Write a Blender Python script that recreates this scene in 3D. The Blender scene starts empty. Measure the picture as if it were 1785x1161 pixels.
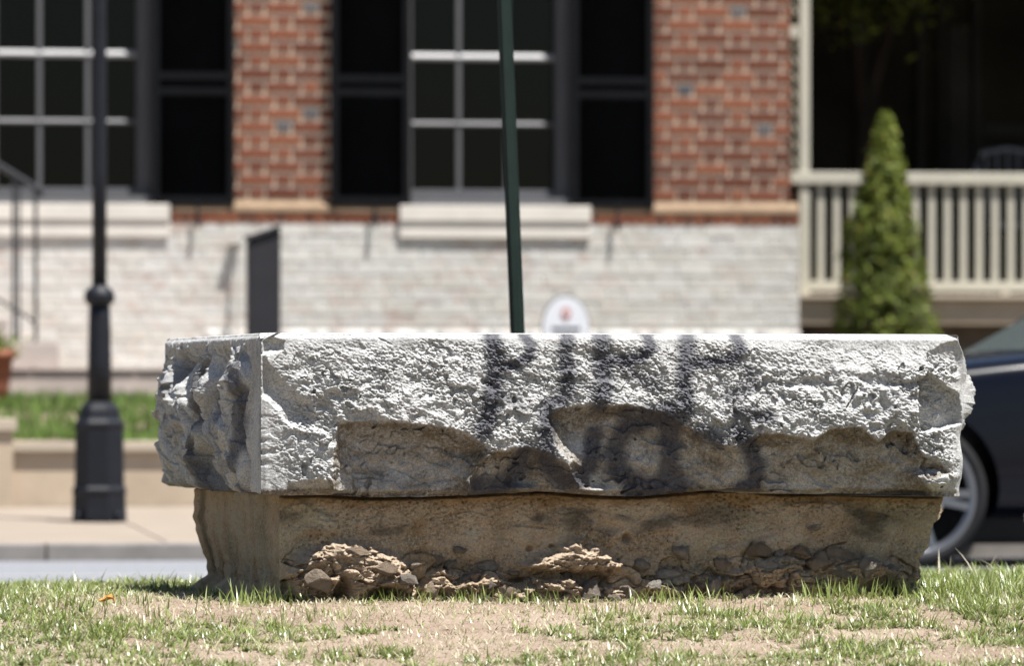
import bpy, bmesh, math, random
import numpy as np
from mathutils import Matrix, Vector

random.seed(7); rng = np.random.default_rng(7)
scene = bpy.context.scene
C = scene.collection
R = math.radians

# ------------------------------------------------------------------ camera
F, CX, HZ, ZC = 11190.0, 892.5, 708.0, 0.547      # focal length in photo pixels, horizon row, eye height
cam = bpy.data.cameras.new('camera'); camo = bpy.data.objects.new('camera', cam); C.objects.link(camo)
cam.sensor_fit = 'HORIZONTAL'; cam.sensor_width = 36.0; cam.lens = F / 1785 * 36
cam.shift_y = (HZ - 580.5) / 1785
camo.location = (0, 0, ZC); camo.rotation_euler = (R(90), 0, 0)
cam.clip_start = 0.1; cam.clip_end = 3000
cam.dof.use_dof = True; cam.dof.focus_distance = 17.8; cam.dof.aperture_fstop = 4.5
scene.camera = camo
# ------------------------------------------------------------------ light
SUN_EL, SUN_AZ = 69.5, 53.0       # azimuth: to the right of the camera's back
world = bpy.data.worlds.new('World'); scene.world = world; world.use_nodes = True
wn = world.node_tree; bg = wn.nodes['Background']
sky = wn.nodes.new('ShaderNodeTexSky'); sky.sky_type = 'NISHITA'; sky.sun_disc = False
sky.sun_elevation = R(SUN_EL); sky.sun_rotation = R(180 - SUN_AZ)
wn.links.new(sky.outputs[0], bg.inputs[0]); bg.inputs[1].default_value = 0.05
sl = bpy.data.lights.new('sun', 'SUN'); so = bpy.data.objects.new('sun', sl); C.objects.link(so)
sl.energy = 5.0; sl.angle = R(0.53); sl.color = (1.0, 0.97, 0.93)
sv = Vector((math.sin(R(SUN_AZ)) * math.cos(R(SUN_EL)), -math.cos(R(SUN_AZ)) * math.cos(R(SUN_EL)), math.sin(R(SUN_EL))))
so.location = (8, -6, 20); so.rotation_euler = sv.to_track_quat('Z', 'Y').to_euler()
vs = scene.view_settings
vs.view_transform = 'Standard'; vs.look = 'None'; vs.gamma = 1.0; vs.use_curve_mapping = False; vs.exposure = 1.25
try: scene.cycles.use_denoising = True
except Exception: pass

# ------------------------------------------------------------------ numpy noise
def _perm(seed):
    p = np.random.default_rng(seed).permutation(256)
    return np.concatenate([p, p])
def perlin(x, y, seed=0):
    x = np.asarray(x, float); y = np.asarray(y, float)
    p = _perm(seed); ang = np.random.default_rng(seed + 999).random(256) * 2 * np.pi
    xi = np.floor(x).astype(int); yi = np.floor(y).astype(int); xf = x - xi; yf = y - yi
    u = xf * xf * xf * (xf * (xf * 6 - 15) + 10); v = yf * yf * yf * (yf * (yf * 6 - 15) + 10)
    def g(a, b):
        h = ang[p[(p[(xi + a) & 255] + yi + b) & 255]]
        return np.cos(h) * (xf - a) + np.sin(h) * (yf - b)
    n0 = g(0, 0) * (1 - u) + g(1, 0) * u; n1 = g(0, 1) * (1 - u) + g(1, 1) * u
    return (n0 * (1 - v) + n1 * v) * 1.5
def fbm(x, y, seed=0, octv=4, gain=.5):
    s = 0; a = 1.0; t = 0
    for i in range(octv):
        s = s + a * perlin(x * 2 ** i, y * 2 ** i, seed + i * 13); t += a; a *= gain
    return s / t
def facets(x, y, seed=0, tilt=1.0, step=1.0):
    """chipped surface: jittered cells, each a tilted plane; returns (height, F1, F2)"""
    x = np.asarray(x, float); y = np.asarray(y, float)
    r = np.random.default_rng(seed); p = _perm(seed)
    jx, jy, tx, ty, hh = (r.random(256) for _ in range(5))
    xi = np.floor(x).astype(int); yi = np.floor(y).astype(int)
    f1 = np.full(x.shape, 9.); f2 = np.full(x.shape, 9.); H = np.zeros(x.shape)
    for a in (-1, 0, 1):
        for b in (-1, 0, 1):
            k = p[(p[(xi + a) & 255] + yi + b) & 255]
            dx = x - (xi + a + jx[k]); dy = y - (yi + b + jy[k])
            d = dx * dx + dy * dy
            h = step * (hh[k] - .5) + tilt * ((tx[k] - .5) * dx + (ty[k] - .35) * dy * 1.4)
            c = d < f1
            f2 = np.where(c, f1, np.minimum(f2, d)); H = np.where(c, h, H); f1 = np.where(c, d, f1)
    return H, np.sqrt(f1), np.sqrt(f2)
def sst(a, b, x):
    t = np.clip((x - a) / (b - a), 0, 1); return t * t * (3 - 2 * t)
def sdpoly(px, py, poly):
    """signed distance in photo pixels, negative inside"""
    P = np.array(poly, float); d = np.full(px.shape, 1e9); ins = np.zeros(px.shape, bool); n = len(P)
    for i in range(n):
        ax, ay = P[i]; bx, by = P[(i + 1) % n]
        ex, ey = bx - ax, by - ay; wx, wy = px - ax, py - ay
        t = np.clip((wx * ex + wy * ey) / (ex * ex + ey * ey + 1e-9), 0, 1)
        d = np.minimum(d, (wx - t * ex) ** 2 + (wy - t * ey) ** 2)
        c = ((ay > py) != (by > py)) & (px < (bx - ax) * (py - ay) / ((by - ay) + 1e-12) + ax)
        ins ^= c
    d = np.sqrt(d); return np.where(ins, -d, d)
def sdline(px, py, pts):
    d = np.full(px.shape, 1e9)
    for (ax, ay), (bx, by) in zip(pts[:-1], pts[1:]):
        ex, ey = bx - ax, by - ay; wx, wy = px - ax, py - ay
        t = np.clip((wx * ex + wy * ey) / (ex * ex + ey * ey + 1e-9), 0, 1)
        d = np.minimum(d, (wx - t * ex) ** 2 + (wy - t * ey) ** 2)
    return np.sqrt(d)

# ------------------------------------------------------------------ node helpers
class NT:
    def __init__(s, name, rough=.8, spec=.3):
        s.m = bpy.data.materials.new(name); s.m.use_nodes = True; s.t = s.m.node_tree; s.n = s.t.nodes
        s.b = s.n['Principled BSDF']; s.b.inputs['Roughness'].default_value = rough
        s.b.inputs['Specular IOR Level'].default_value = spec
        s.out = s.n['Material Output']
    def link(s, a, b): s.t.links.new(a, b)
    def coord(s, kind='Object'): return s.n.new('ShaderNodeTexCoord').outputs[kind]
    def pos(s): return s.n.new('ShaderNodeNewGeometry').outputs['Position']
    def mapping(s, v, scale=(1, 1, 1)):
        m = s.n.new('ShaderNodeMapping'); m.inputs['Scale'].default_value = scale; s.link(v, m.inputs['Vector']); return m.outputs[0]
    def noise(s, v, scale, detail=4, rough=.55, dist=0):
        n = s.n.new('ShaderNodeTexNoise'); n.inputs['Scale'].default_value = scale; n.inputs['Detail'].default_value = detail
        n.inputs['Roughness'].default_value = rough; n.inputs['Distortion'].default_value = dist
        if v is not None: s.link(v, n.inputs['Vector'])
        return n.outputs['Fac']
    def vor(s, v, scale, feature='F1', out='Distance'):
        n = s.n.new('ShaderNodeTexVoronoi'); n.feature = feature; n.inputs['Scale'].default_value = scale
        s.link(v, n.inputs['Vector']); return n.outputs[out]
    def ramp(s, fac, stops):
        r = s.n.new('ShaderNodeValToRGB'); e = r.color_ramp.elements
        while len(e) < len(stops): e.new(.5)
        for k, (p, c) in zip(e, stops):
            k.position = p; k.color = (c[0], c[1], c[2], 1) if hasattr(c, '__len__') else (c, c, c, 1)
        s.link(fac, r.inputs[0]); return r.outputs[0]
    def mix(s, fac, a, b, mode='MIX'):
        m = s.n.new('ShaderNodeMix'); m.data_type = 'RGBA'; m.blend_type = mode
        for isf, sock, v in ((1, m.inputs[0], fac), (0, m.inputs[6], a), (0, m.inputs[7], b)):
            if hasattr(v, 'is_output'): s.link(v, sock)
            elif hasattr(v, '__len__'): sock.default_value = (*v[:3], 1)
            else: sock.default_value = v if isf else (v, v, v, 1)
        return m.outputs[2]
    def math(s, op, a, b=0.0, clamp=False):
        m = s.n.new('ShaderNodeMath'); m.operation = op; m.use_clamp = clamp
        for sock, v in ((m.inputs[0], a), (m.inputs[1], b)):
            if hasattr(v, 'is_output'): s.link(v, sock)
            else: sock.default_value = v
        return m.outputs[0]
    def attr(s, name, out='Fac'):
        a = s.n.new('ShaderNodeAttribute'); a.attribute_name = name; return a.outputs[out]
    def rand(s): return s.n.new('ShaderNodeObjectInfo').outputs['Random']
    def color(s, c):
        if hasattr(c, 'is_output'): s.link(c, s.b.inputs['Base Color'])
        else: s.b.inputs['Base Color'].default_value = (*c, 1)
    def bump(s, h, strength=.3, dist=.01):
        b = s.n.new('ShaderNodeBump'); b.inputs['Strength'].default_value = strength; b.inputs['Distance'].default_value = dist
        s.link(h, b.inputs['Height']); s.link(b.outputs[0], s.b.inputs['Normal'])

M = {}
def simple(name, col, rough=.7, spec=.3, metal=0., var=.25, nscale=6, bump=0., bscale=60):
    t = NT(name, rough, spec); v = t.coord('Object')
    f = t.noise(v, nscale, 5)
    t.color(t.ramp(f, [(.3, [c * (1 - var) for c in col]), (.7, [min(1, c * (1 + var)) for c in col])]))
    t.b.inputs['Metallic'].default_value = metal
    if bump: t.bump(t.noise(v, bscale, 4), bump, .004)
    M[name] = t.m; return t.m

# granite
t = NT('granite', .75, .3); v = t.coord('Object')
sp = t.noise(v, 170, 4, .8); sp2 = t.noise(v, 60, 3, .6); big = t.noise(v, 5, 5, .6)
base = t.ramp(sp, [(.30, (.09, .09, .092)), (.47, (.36, .36, .36)), (.66, (.66, .66, .655))])
base = t.mix(.32, base, t.ramp(sp2, [(.3, (.27, .27, .265)), (.7, (.54, .535, .52))]))
base = t.mix(1.0, t.mix(t.ramp(big, [(.42, 0), (.75, .3)]), base, (.32, .31, .28)), (.90, .90, .89), 'MULTIPLY')
st = t.attr('stain_shade'); stn = t.noise(v, 14, 5, .65)
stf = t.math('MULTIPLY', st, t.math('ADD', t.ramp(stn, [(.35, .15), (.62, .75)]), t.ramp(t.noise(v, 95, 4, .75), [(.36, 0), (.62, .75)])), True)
stc = t.ramp(t.noise(v, 150, 3, .7), [(.3, (.035, .026, .014)), (.7, (.145, .105, .058))])  # brown crust colour, dark enough to deepen the shade of the hollows too
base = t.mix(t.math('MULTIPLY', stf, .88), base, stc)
gr = t.attr('graffiti'); gn = t.noise(v, 55, 4, .7)
gf = t.math('MULTIPLY', gr, t.ramp(gn, [(.25, .82), (.7, 1)]), True)
base = t.mix(gf, base, t.ramp(sp, [(.3, (.010, .011, .016)), (.65, (.055, .056, .075))]))
t.color(base)
t.bump(t.math('ADD', t.noise(v, 330, 3, .7), t.noise(v, 120, 4, .7)), .55, .0035)
M['granite'] = t.m
# old mortar / concrete of the base
t = NT('old_mortar', .9, .15); v = t.coord('Object')
a = t.ramp(t.noise(v, 7, 6, .65), [(.30, (.15, .11, .072)), (.44, (.31, .235, .165)), (.56, (.42, .34, .26)), (.72, (.41, .40, .34))])
a = t.mix(t.ramp(t.noise(t.mapping(v, (1, 1, .6)), 4.3, 5, .6, .6), [(.5, 0), (.68, .6)]), a, (.28, .30, .235))
a = t.mix(t.ramp(t.noise(v, 150, 4, .75), [(.46, .0), (.66, .7)]), a, (.56, .51, .43))
a = t.mix(t.ramp(t.noise(v, 110, 3, .7), [(.34, .6), (.43, 0)]), a, (.08, .06, .04))
a = t.mix(t.math('MULTIPLY', t.attr('streak'), .8, True), a, (.042, .042, .038))
a = t.mix(t.math('MULTIPLY', t.attr('stain_shade'), .65, True), a, (.22, .135, .055))
a = t.mix(1.0, a, (.98, .915, .81), 'MULTIPLY')
a = t.mix(1.0, a, t.ramp(t.attr('tone'), [(0, (.45, .42, .40)), (.5, (1, 1, 1)), (1, (1.0, .98, .95))]), 'MULTIPLY')
a = t.mix(t.attr('earth'), a, t.ramp(t.noise(v, 30, 5, .7), [(.3, (.25, .185, .125)), (.7, (.47, .385, .30))]))
t.color(a); t.bump(t.math('ADD', t.noise(v, 190, 4, .75), t.noise(v, 70, 5, .75)), .75, .008); M['old_mortar'] = t.m
# rubble stones
t = NT('rubble', .85, .25); v = t.coord('Object')
r_ = t.rand()
a = t.ramp(r_, [(.0, (.22, .165, .115)), (.3, (.40, .31, .22)), (.5, (.22, .20, .17)), (.7, (.43, .41, .37)), (1, (.48, .40, .31))])
a = t.mix(t.ramp(t.noise(v, 1.6, 5), [(.35, .0), (.7, .75)]), a, (.17, .115, .075))
a = t.mix(t.ramp(t.noise(v, 12, 5, .7), [(.45, 0), (.75, .5)]), a, (.42, .37, .31))
t.color(a); t.bump(t.noise(v, 6, 6, .75), .8, .12); M['rubble'] = t.m
# dirt
t = NT('dirt', .95, .1); v = t.pos()
a = t.ramp(t.noise(v, 2.2, 6, .6), [(.3, (.29, .215, .165)), (.55, (.39, .305, .24)), (.75, (.46, .38, .31))])
a = t.mix(t.ramp(t.noise(v, 90, 4, .7), [(.4, 0), (.7, .5)]), a, (.24, .155, .10))
a = t.mix(t.ramp(t.vor(v, 70), [(.05, .7), (.3, 0)]), a, (.5, .44, .36))
t.color(a); t.bump(t.math('ADD', t.noise(v, 60, 5, .7), t.noise(v, 240, 3, .7)), .8, .012); M['dirt'] = t.m
# grass blades
t = NT('grass', .34, .6)
tint = t.attr('tint'); along = t.attr('along')
g = t.ramp(tint, [(.0, (.045, .09, .013)), (.3, (.13, .19, .032)), (.55, (.25, .30, .085)), (.66, (.27, .27, .13)), (.82, (.44, .40, .28)), (1, (.56, .51, .40))])
g = t.mix(t.math('MULTIPLY', t.math('SUBTRACT', 1.0, along), .25), g, (.30, .28, .13))
t.color(g)
tr = t.n.new('ShaderNodeBsdfTranslucent'); t.link(g, tr.inputs[0])
ms = t.n.new('ShaderNodeMixShader'); ms.inputs[0].default_value = .3
t.link(t.b.outputs[0], ms.inputs[1]); t.link(tr.outputs[0], ms.inputs[2]); t.link(ms.outputs[0], t.out.inputs[0]); M['grass'] = t.m
t = NT('bank_blade', .75, .1); tint = t.attr('tint')
t.color(t.ramp(tint, [(0, (.045, .085, .018)), (.35, (.10, .16, .035)), (.6, (.19, .22, .075))])); M['bank_blade'] = t.m
# foliage of the evergreen
t = NT('evergreen_leaf', .6, .25); tint = t.attr('tint')
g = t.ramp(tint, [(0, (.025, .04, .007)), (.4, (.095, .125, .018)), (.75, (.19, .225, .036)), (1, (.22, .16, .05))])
t.color(g); tr = t.n.new('ShaderNodeBsdfTranslucent'); t.link(g, tr.inputs[0])
ms = t.n.new('ShaderNodeMixShader'); ms.inputs[0].default_value = .25
t.link(t.b.outputs[0], ms.inputs[1]); t.link(tr.outputs[0], ms.inputs[2]); t.link(ms.outputs[0], t.out.inputs[0]); M['evergreen_leaf'] = t.m
# brick kinds
def brickmat(name, stops, over=None):
    t = NT(name, .9, .15); v = t.coord('Object')
    a = t.ramp(t.rand(), stops)
    a = t.mix(t.ramp(t.noise(v, 18, 4, .6), [(.4, 0), (.75, .3)]), a, (.22, .12, .08))
    if over: a = t.mix(t.ramp(t.noise(t.pos(), 9, 5, .65), [(over[1], 1), (over[2], 0)]), a, over[0])
    t.color(a); t.bump(t.noise(v, 90, 4), .4, .004); M[name] = t.m
brickmat('brick_red', [(0, (.085, .026, .015)), (.25, (.14, .045, .026)), (.5, (.21, .075, .040)), (.75, (.17, .055, .031)), (1, (.10, .042, .030))])
brickmat('brick_blue', [(0, (.05, .06, .075)), (1, (.13, .12, .12))])
t = NT('brick_painted', .85, .2); v = t.coord('Object'); w_ = t.pos()
a = t.ramp(t.rand(), [(0, (.45, .43, .385)), (.5, (.54, .53, .49)), (1, (.50, .495, .47))])
a = t.mix(t.ramp(t.noise(w_, 1.4, 4), [(.45, 0), (.7, .4)]), a, (.60, .595, .57))
wear = t.math('MULTIPLY', t.ramp(t.noise(t.mapping(w_, (1, 1, 1.8)), 8, 5, .7), [(.50, 0), (.66, 1)]), t.ramp(t.noise(w_, .8, 3), [(.42, .2), (.62, .9)]))
a = t.mix(wear, a, (.40, .26, .215))
a = t.mix(t.ramp(t.noise(t.mapping(w_, (1, 1, 2.2)), 7, 5, .7), [(.45, 0), (.70, .6)]), a, (.34, .335, .31))
t.color(a); t.bump(t.noise(w_, 80, 4), .4, .004); M['brick_painted'] = t.m
simple('mortar_light', (.70, .575, .44), .95, .1, var=.12, nscale=9, bump=.4)
simple('mortar_painted', (.46, .445, .41), .95, .1, var=.12, nscale=9, bump=.4)
simple('ledge_tan', (.21, .15, .10), .95, .1, var=.15, nscale=9, bump=.4)
simple('stone_sill', (.58, .545, .49), .8, .2, var=.08, nscale=5, bump=.2)
simple('stone_pink', (.42, .36, .325), .85, .2, var=.1, nscale=5, bump=.3)
simple('stone_tan', (.40, .325, .245), .9, .15, var=.13, nscale=3, bump=.4)
simple('coping', (.40, .34, .27), .85, .2, var=.08, nscale=4, bump=.3)
simple('white_paint', (.24, .24, .245), .5, .4, var=.05)
simple('sash_paint', (.095, .095, .10), .5, .4, var=.06)
simple('casing_paint', (.07, .07, .075), .55, .3, var=.06)
simple('shutter_black', (.005, .0055, .0065), .75, .08, var=.2)
simple('iron_black', (.007, .008, .012), .5, .3, var=.2, nscale=12, bump=.15, bscale=90)
simple('iron_rail', (.02, .021, .025), .4, .5, var=.2)
simple('green_post', (.006, .017, .012), .45, .4, var=.25, nscale=10)
simple('greige_paint', (.42, .40, .33), .6, .3, var=.06)
simple('asphalt', (.17, .175, .19), .9, .2, var=.12, nscale=20, bump=.5, bscale=120)
simple('road_line', (.30, .30, .30), .85, .2, var=.1, nscale=12)
simple('walk_concrete', (.22, .185, .15), .92, .15, var=.07, nscale=3, bump=.3)
simple('kerb_stone', (.20, .185, .17), .9, .2, var=.2, nscale=5, bump=.4)
simple('sign_dark', (.02, .019, .023), .6, .3, var=.15)
simple('sign_white', (.62, .64, .68), .5, .3, var=.03)
simple('sign_red', (.42, .16, .14), .5, .3, var=.1)
simple('terracotta', (.26, .10, .06), .8, .2, var=.2)
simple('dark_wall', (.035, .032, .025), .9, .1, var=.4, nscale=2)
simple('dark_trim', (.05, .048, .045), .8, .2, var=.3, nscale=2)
simple('dark_stone', (.10, .085, .075), .9, .1, var=.35, nscale=6, bump=.4)
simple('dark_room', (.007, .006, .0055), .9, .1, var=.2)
simple('bark', (.022, .018, .014), .9, .1, var=.3, bump=.5)
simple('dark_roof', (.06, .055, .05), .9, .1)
simple('chair_metal', (.14, .15, .17), .4, .5, metal=.3)
simple('tyre', (.012, .012, .013), .8, .2)
simple('dark_plastic', (.012, .012, .013), .6, .3)
simple('alloy', (.20, .205, .22), .28, .5, metal=.85, var=.04)
simple('chrome', (.8, .8, .8), .12, .5, metal=1.0, var=.02)
simple('lamp_red', (.35, .02, .02), .2, .5)
simple('leaf_orange', (.42, .17, .035), .7, .2, var=.3, nscale=30)
t = NT('car_paint', .22, .2); t.color((.0016, .002, .005)); t.b.inputs['Coat Weight'].default_value = .18; t.b.inputs['Coat Roughness'].default_value = .06
t.b.inputs['Metallic'].default_value = .0; M['car_paint'] = t.m
t = NT('car_glass', .05, .5); t.color((.10, .12, .12)); M['car_glass'] = t.m
t = NT('lens_clear', .08, .5); t.color((.6, .62, .65)); M['lens_clear'] = t.m
# window glass: mostly clear, reflecting at grazing angles
t = NT('window_glass', .03, .5)
fr = t.n.new('ShaderNodeFresnel'); fr.inputs[0].default_value = 1.45
tp = t.n.new('ShaderNodeBsdfTransparent'); tp.inputs[0].default_value = (.55, .57, .55, 1)
gl = t.n.new('ShaderNodeBsdfGlossy'); gl.inputs['Roughness'].default_value = .03; gl.inputs[0].default_value = (.35, .35, .35, 1)
ms = t.n.new('ShaderNodeMixShader'); t.link(fr.outputs[0], ms.inputs[0]); t.link(tp.outputs[0], ms.inputs[1]); t.link(gl.outputs[0], ms.inputs[2])
t.link(ms.outputs[0], t.out.inputs[0]); M['window_glass'] = t.m

# ------------------------------------------------------------------ object helpers
def link(o, parent=None):
    C.objects.link(o)
    if parent is not None: o.parent = parent
    return o
def thing(name, label, cat, group=None, loc=(0, 0, 0), rz=0):
    o = bpy.data.objects.new(name, None); o.empty_display_size = .1; o.location = loc; o.rotation_euler = (0, 0, rz)
    return tag(link(o), label, cat, group)
def tag(o, label=None, cat=None, group=None, kind=None):
    if label: o['label'] = label
    if cat: o['category'] = cat
    if group: o['group'] = group
    if kind: o['kind'] = kind
    return o
def mesh_from(name, V, Fc, mat=None, smooth=False, attrs=None):
    me = bpy.data.meshes.new(name)
    V = np.asarray(V, dtype=np.float32)
    if isinstance(Fc, np.ndarray):
        n, k = Fc.shape
        me.vertices.add(len(V)); me.vertices.foreach_set('co', V.ravel())
        me.loops.add(n * k); me.loops.foreach_set('vertex_index', Fc.astype(np.int32).ravel())
        me.polygons.add(n); me.polygons.foreach_set('loop_start', np.arange(0, n * k, k, dtype=np.int32))
        me.polygons.foreach_set('loop_total', np.full(n, k, dtype=np.int32))
        me.update(calc_edges=True)
    else:
        me.from_pydata(V.tolist(), [], Fc); me.update()
    if smooth: me.polygons.foreach_set('use_smooth', np.ones(len(me.polygons), dtype=bool))
    for k, a in (attrs or {}).items():
        at = me.attributes.new(k, 'FLOAT', 'POINT'); at.data.foreach_set('value', np.asarray(a, dtype=np.float32).ravel())
    if mat: me.materials.append(M[mat])
    return me
def obj(name, me, parent=None, loc=None, rot=None):
    o = bpy.data.objects.new(name, me)
    if loc is not None: o.location = loc
    if rot is not None: o.rotation_euler = rot
    return link(o, parent)
def bm_obj(name, bm, mat, parent=None, smooth=False, loc=None, rot=None):
    bmesh.ops.recalc_face_normals(bm, faces=bm.faces[:])
    me = bpy.data.meshes.new(name); bm.to_mesh(me); bm.free()
    me.materials.append(M[mat])
    if smooth: me.polygons.foreach_set('use_smooth', np.ones(len(me.polygons), dtype=bool))
    return obj(name, me, parent, loc, rot)
def add_box(bm, x0, x1, y0, y1, z0, z1, bev=0.0):
    vs_ = [bm.verts.new(p) for p in ((x0, y0, z0), (x1, y0, z0), (x1, y1, z0), (x0, y1, z0), (x0, y0, z1), (x1, y0, z1), (x1, y1, z1), (x0, y1, z1))]
    fs = [bm.faces.new([vs_[i] for i in q]) for q in ((0, 3, 2, 1), (4, 5, 6, 7), (0, 1, 5, 4), (1, 2, 6, 5), (2, 3, 7, 6), (3, 0, 4, 7))]
    if bev:
        es = list({e for f in fs for e in f.edges})
        bmesh.ops.bevel(bm, geom=es, offset=bev, segments=2, affect='EDGES', profile=.6)
def box(name, b, mat, parent=None, bev=0.0, loc=None, rot=None):
    bm = bmesh.new(); add_box(bm, *b, bev=bev); return bm_obj(name, bm, mat, parent, loc=loc, rot=rot)
def add_lathe(bm, prof, n=24, cx=0, cy=0, caps=True):
    rings = []
    for r, z in prof:
        rings.append([bm.verts.new((cx + r * math.cos(2 * math.pi * k / n), cy + r * math.sin(2 * math.pi * k / n), z)) for k in range(n)])
    for a, b in zip(rings[:-1], rings[1:]):
        for k in range(n): bm.faces.new((a[k], a[(k + 1) % n], b[(k + 1) % n], b[k]))
    if caps:
        bm.faces.new(rings[0][::-1]); bm.faces.new(rings[-1])
def add_tube(bm, pts, radii, n=10):
    pts = [Vector(p) for p in pts]; rings = []
    for i, p in enumerate(pts):
        d = (pts[min(i + 1, len(pts) - 1)] - pts[max(i - 1, 0)]).normalized()
        up = Vector((0, 0, 1)) if abs(d.z) < .9 else Vector((1, 0, 0))
        a = d.cross(up).normalized(); b = d.cross(a).normalized(); r = radii[i] if hasattr(radii, '__len__') else radii
        rings.append([bm.verts.new(p + r * (a * math.cos(2 * math.pi * k / n) + b * math.sin(2 * math.pi * k / n))) for k in range(n)])
    for a, b in zip(rings[:-1], rings[1:]):
        for k in range(n): bm.faces.new((a[k], a[(k + 1) % n], b[(k + 1) % n], b[k]))
    bm.faces.new(rings[0][::-1]); bm.faces.new(rings[-1])
def boxes_np(arr):
    """many boxes (x0,x1,y0,y1,z0,z1) -> V, F"""
    A = np.asarray(arr, float); n = len(A)
    idx = [(0, 2, 4), (1, 2, 4), (1, 3, 4), (0, 3, 4), (0, 2, 5), (1, 2, 5), (1, 3, 5), (0, 3, 5)]
    V = np.stack([A[:, list(i)] for i in idx], 1).reshape(-1, 3)
    q = np.array(((0, 3, 2, 1), (4, 5, 6, 7), (0, 1, 5, 4), (1, 2, 6, 5), (2, 3, 7, 6), (3, 0, 4, 7)))
    return V, (q[None] + 8 * np.arange(n)[:, None, None]).reshape(-1, 4)

# ------------------------------------------------------------------ frames
SA = R(9.0)                                        # the street runs 9 degrees off the picture plane
SO = Vector((0, 39.5, 0)); SU = Vector((math.cos(SA), math.sin(SA), 0)); SW = Vector((-math.sin(SA), math.cos(SA), 0))
def st_w(u, w, z): return SO + SU * u + SW * w + Vector((0, 0, z))
def st_px(px, py, w=0.0):
    """photo pixel -> (u, z) on the vertical plane w metres behind the house front"""
    d = Vector(((px - CX) / F, 1, (HZ - py) / F)); p0 = SO + SW * w
    k = (p0 - Vector((0, 0, 0))).dot(SW) / d.dot(SW)
    q = d * k; q.z += ZC
    return (q - SO).dot(SU), q.z
def street_thing(name, label, cat, u, w, z, group=None): return thing(name, label, cat, group, st_w(u, w, z), SA)
BA = R(12.6)
BF = Vector((-0.700, 17.9, 0)); BU = Vector((math.cos(BA), math.sin(BA), 0)); BW = Vector((-math.sin(BA), math.cos(BA), 0))
def b_px(px, py, w=0.0):
    d = Vector(((px - CX) / F, 1, (HZ - py) / F)); p0 = BF + BW * w
    k = p0.dot(BW) / d.dot(BW); q = d * k; q.z += ZC
    return (q - BF).dot(BU), q.z
def b_proj(u, w, z):
    x = BF.x + BU.x * u + BW.x * w; y = BF.y + BU.y * u + BW.y * w
    return CX + F * x / y, HZ - F * (z - ZC) / y

# ------------------------------------------------------------------ ground
NEAR_KERB, FAR_KERB, WALL_W = -15.6, -8.45, -4.6
ROAD_Z = -0.19
def street_uw(x, y): 
    dx = x; dy = y - SO.y
    return dx * SU.x + dy * SU.y, dx * SW.x + dy * SW.y
def lawn_z(x, y):
    d = 18.0 - (y - .22 * (x + .65)); front = np.maximum(d, 0); back = np.maximum(-d, 0)
    z = -.074 * (np.sqrt(front ** 2 + .02) - .14 * (front < 30)) * sst(0, .3, front)
    z = z + sst(.3, 1.8, back) * (-.004 + .012 * np.clip(x, -2, 2.5))
    z = z + .010 * perlin(x * 1.7, y * 1.3, 3) + .005 * perlin(x * 6, y * 5, 4) + .0022 * perlin(x * 21, y * 17, 5)
    u, w = street_uw(x, y)
    k = sst(NEAR_KERB - 3.4, NEAR_KERB - .3, w)
    z = z * (1 - k) + k * (ROAD_Z + .03)
    k2 = sst(NEAR_KERB - .32, NEAR_KERB - .2, w)
    return z * (1 - k2) + k2 * (ROAD_Z - .12)
xs = np.concatenate([-np.geomspace(600, 4.2, 26), np.linspace(-4, -2.2, 30), np.linspace(-2.15, 2.35, 260), np.linspace(2.4, 4.4, 30), np.geomspace(4.6, 600, 26)])
ys = np.concatenate([-np.geomspace(300, 1, 12), np.linspace(0, 15, 40), np.linspace(15.06, 21.5, 300), np.linspace(21.6, 25.5, 40), np.geomspace(26, 1500, 24)])
GX, GY = np.meshgrid(xs, ys)
GZ = lawn_z(GX, GY)
nx, ny = len(xs), len(ys)
ii = (np.arange(ny - 1)[:, None] * nx + np.arange(nx - 1)[None]).ravel()
gnd = obj('ground', mesh_from('ground', np.stack([GX, GY, GZ], -1).reshape(-1, 3), np.stack([ii, ii + 1, ii + nx + 1, ii + nx], 1), 'dirt', True))
tag(gnd, kind='structure')

def sheet(name, u0, u1, w0, w1, z0, z1, mat, thick=.1, kind='structure', parent=None):
    """slab in the street frame whose top runs from z0 (at w0) to z1 (at w1)"""
    V = []
    for (u, w, z) in ((u0, w0, z0), (u1, w0, z0), (u1, w1, z1), (u0, w1, z1)):
        V.append(tuple(st_w(u, w, z)))
    V += [(x, y, z - thick) for x, y, z in V]
    o = obj(name, mesh_from(name, V, [(0, 1, 2, 3), (7, 6, 5, 4), (0, 4, 5, 1), (1, 5, 6, 2), (2, 6, 7, 3), (3, 7, 4, 0)], mat), parent)
    if kind: tag(o, kind=kind)
    return o
sheet('road', -60, 60, NEAR_KERB, FAR_KERB - .15, ROAD_Z, ROAD_Z, 'asphalt')
sheet('road_marking', -60, 60, -11.35, -11.22, ROAD_Z + .004, ROAD_Z + .004, 'road_line', .003)
# kerbs: stones laid end to end
for nm, w0, w1, zt in (('kerb', FAR_KERB - .15, FAR_KERB, ROAD_Z + .085), ('near_kerb', NEAR_KERB - .16, NEAR_KERB, ROAD_Z + .07)):
    k = sheet(nm, -60, 60, w0 + .02, w1 - .01, zt - .02, zt - .02, 'kerb_stone', .12)
    bm = bmesh.new(); add_box(bm, .004, 1.796, 0, w1 - w0, -.15, 0, .012); bmesh.ops.recalc_face_normals(bm, faces=bm.faces[:])
    kme = bpy.data.meshes.new('kerb_piece'); bm.to_mesh(kme); bm.free(); kme.materials.append(M['kerb_stone'])
    for i in range(-7, 7):
        o = obj('kerb_piece', kme, k, st_w(i * 1.8, w0, zt), (0, 0, SA))
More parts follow.
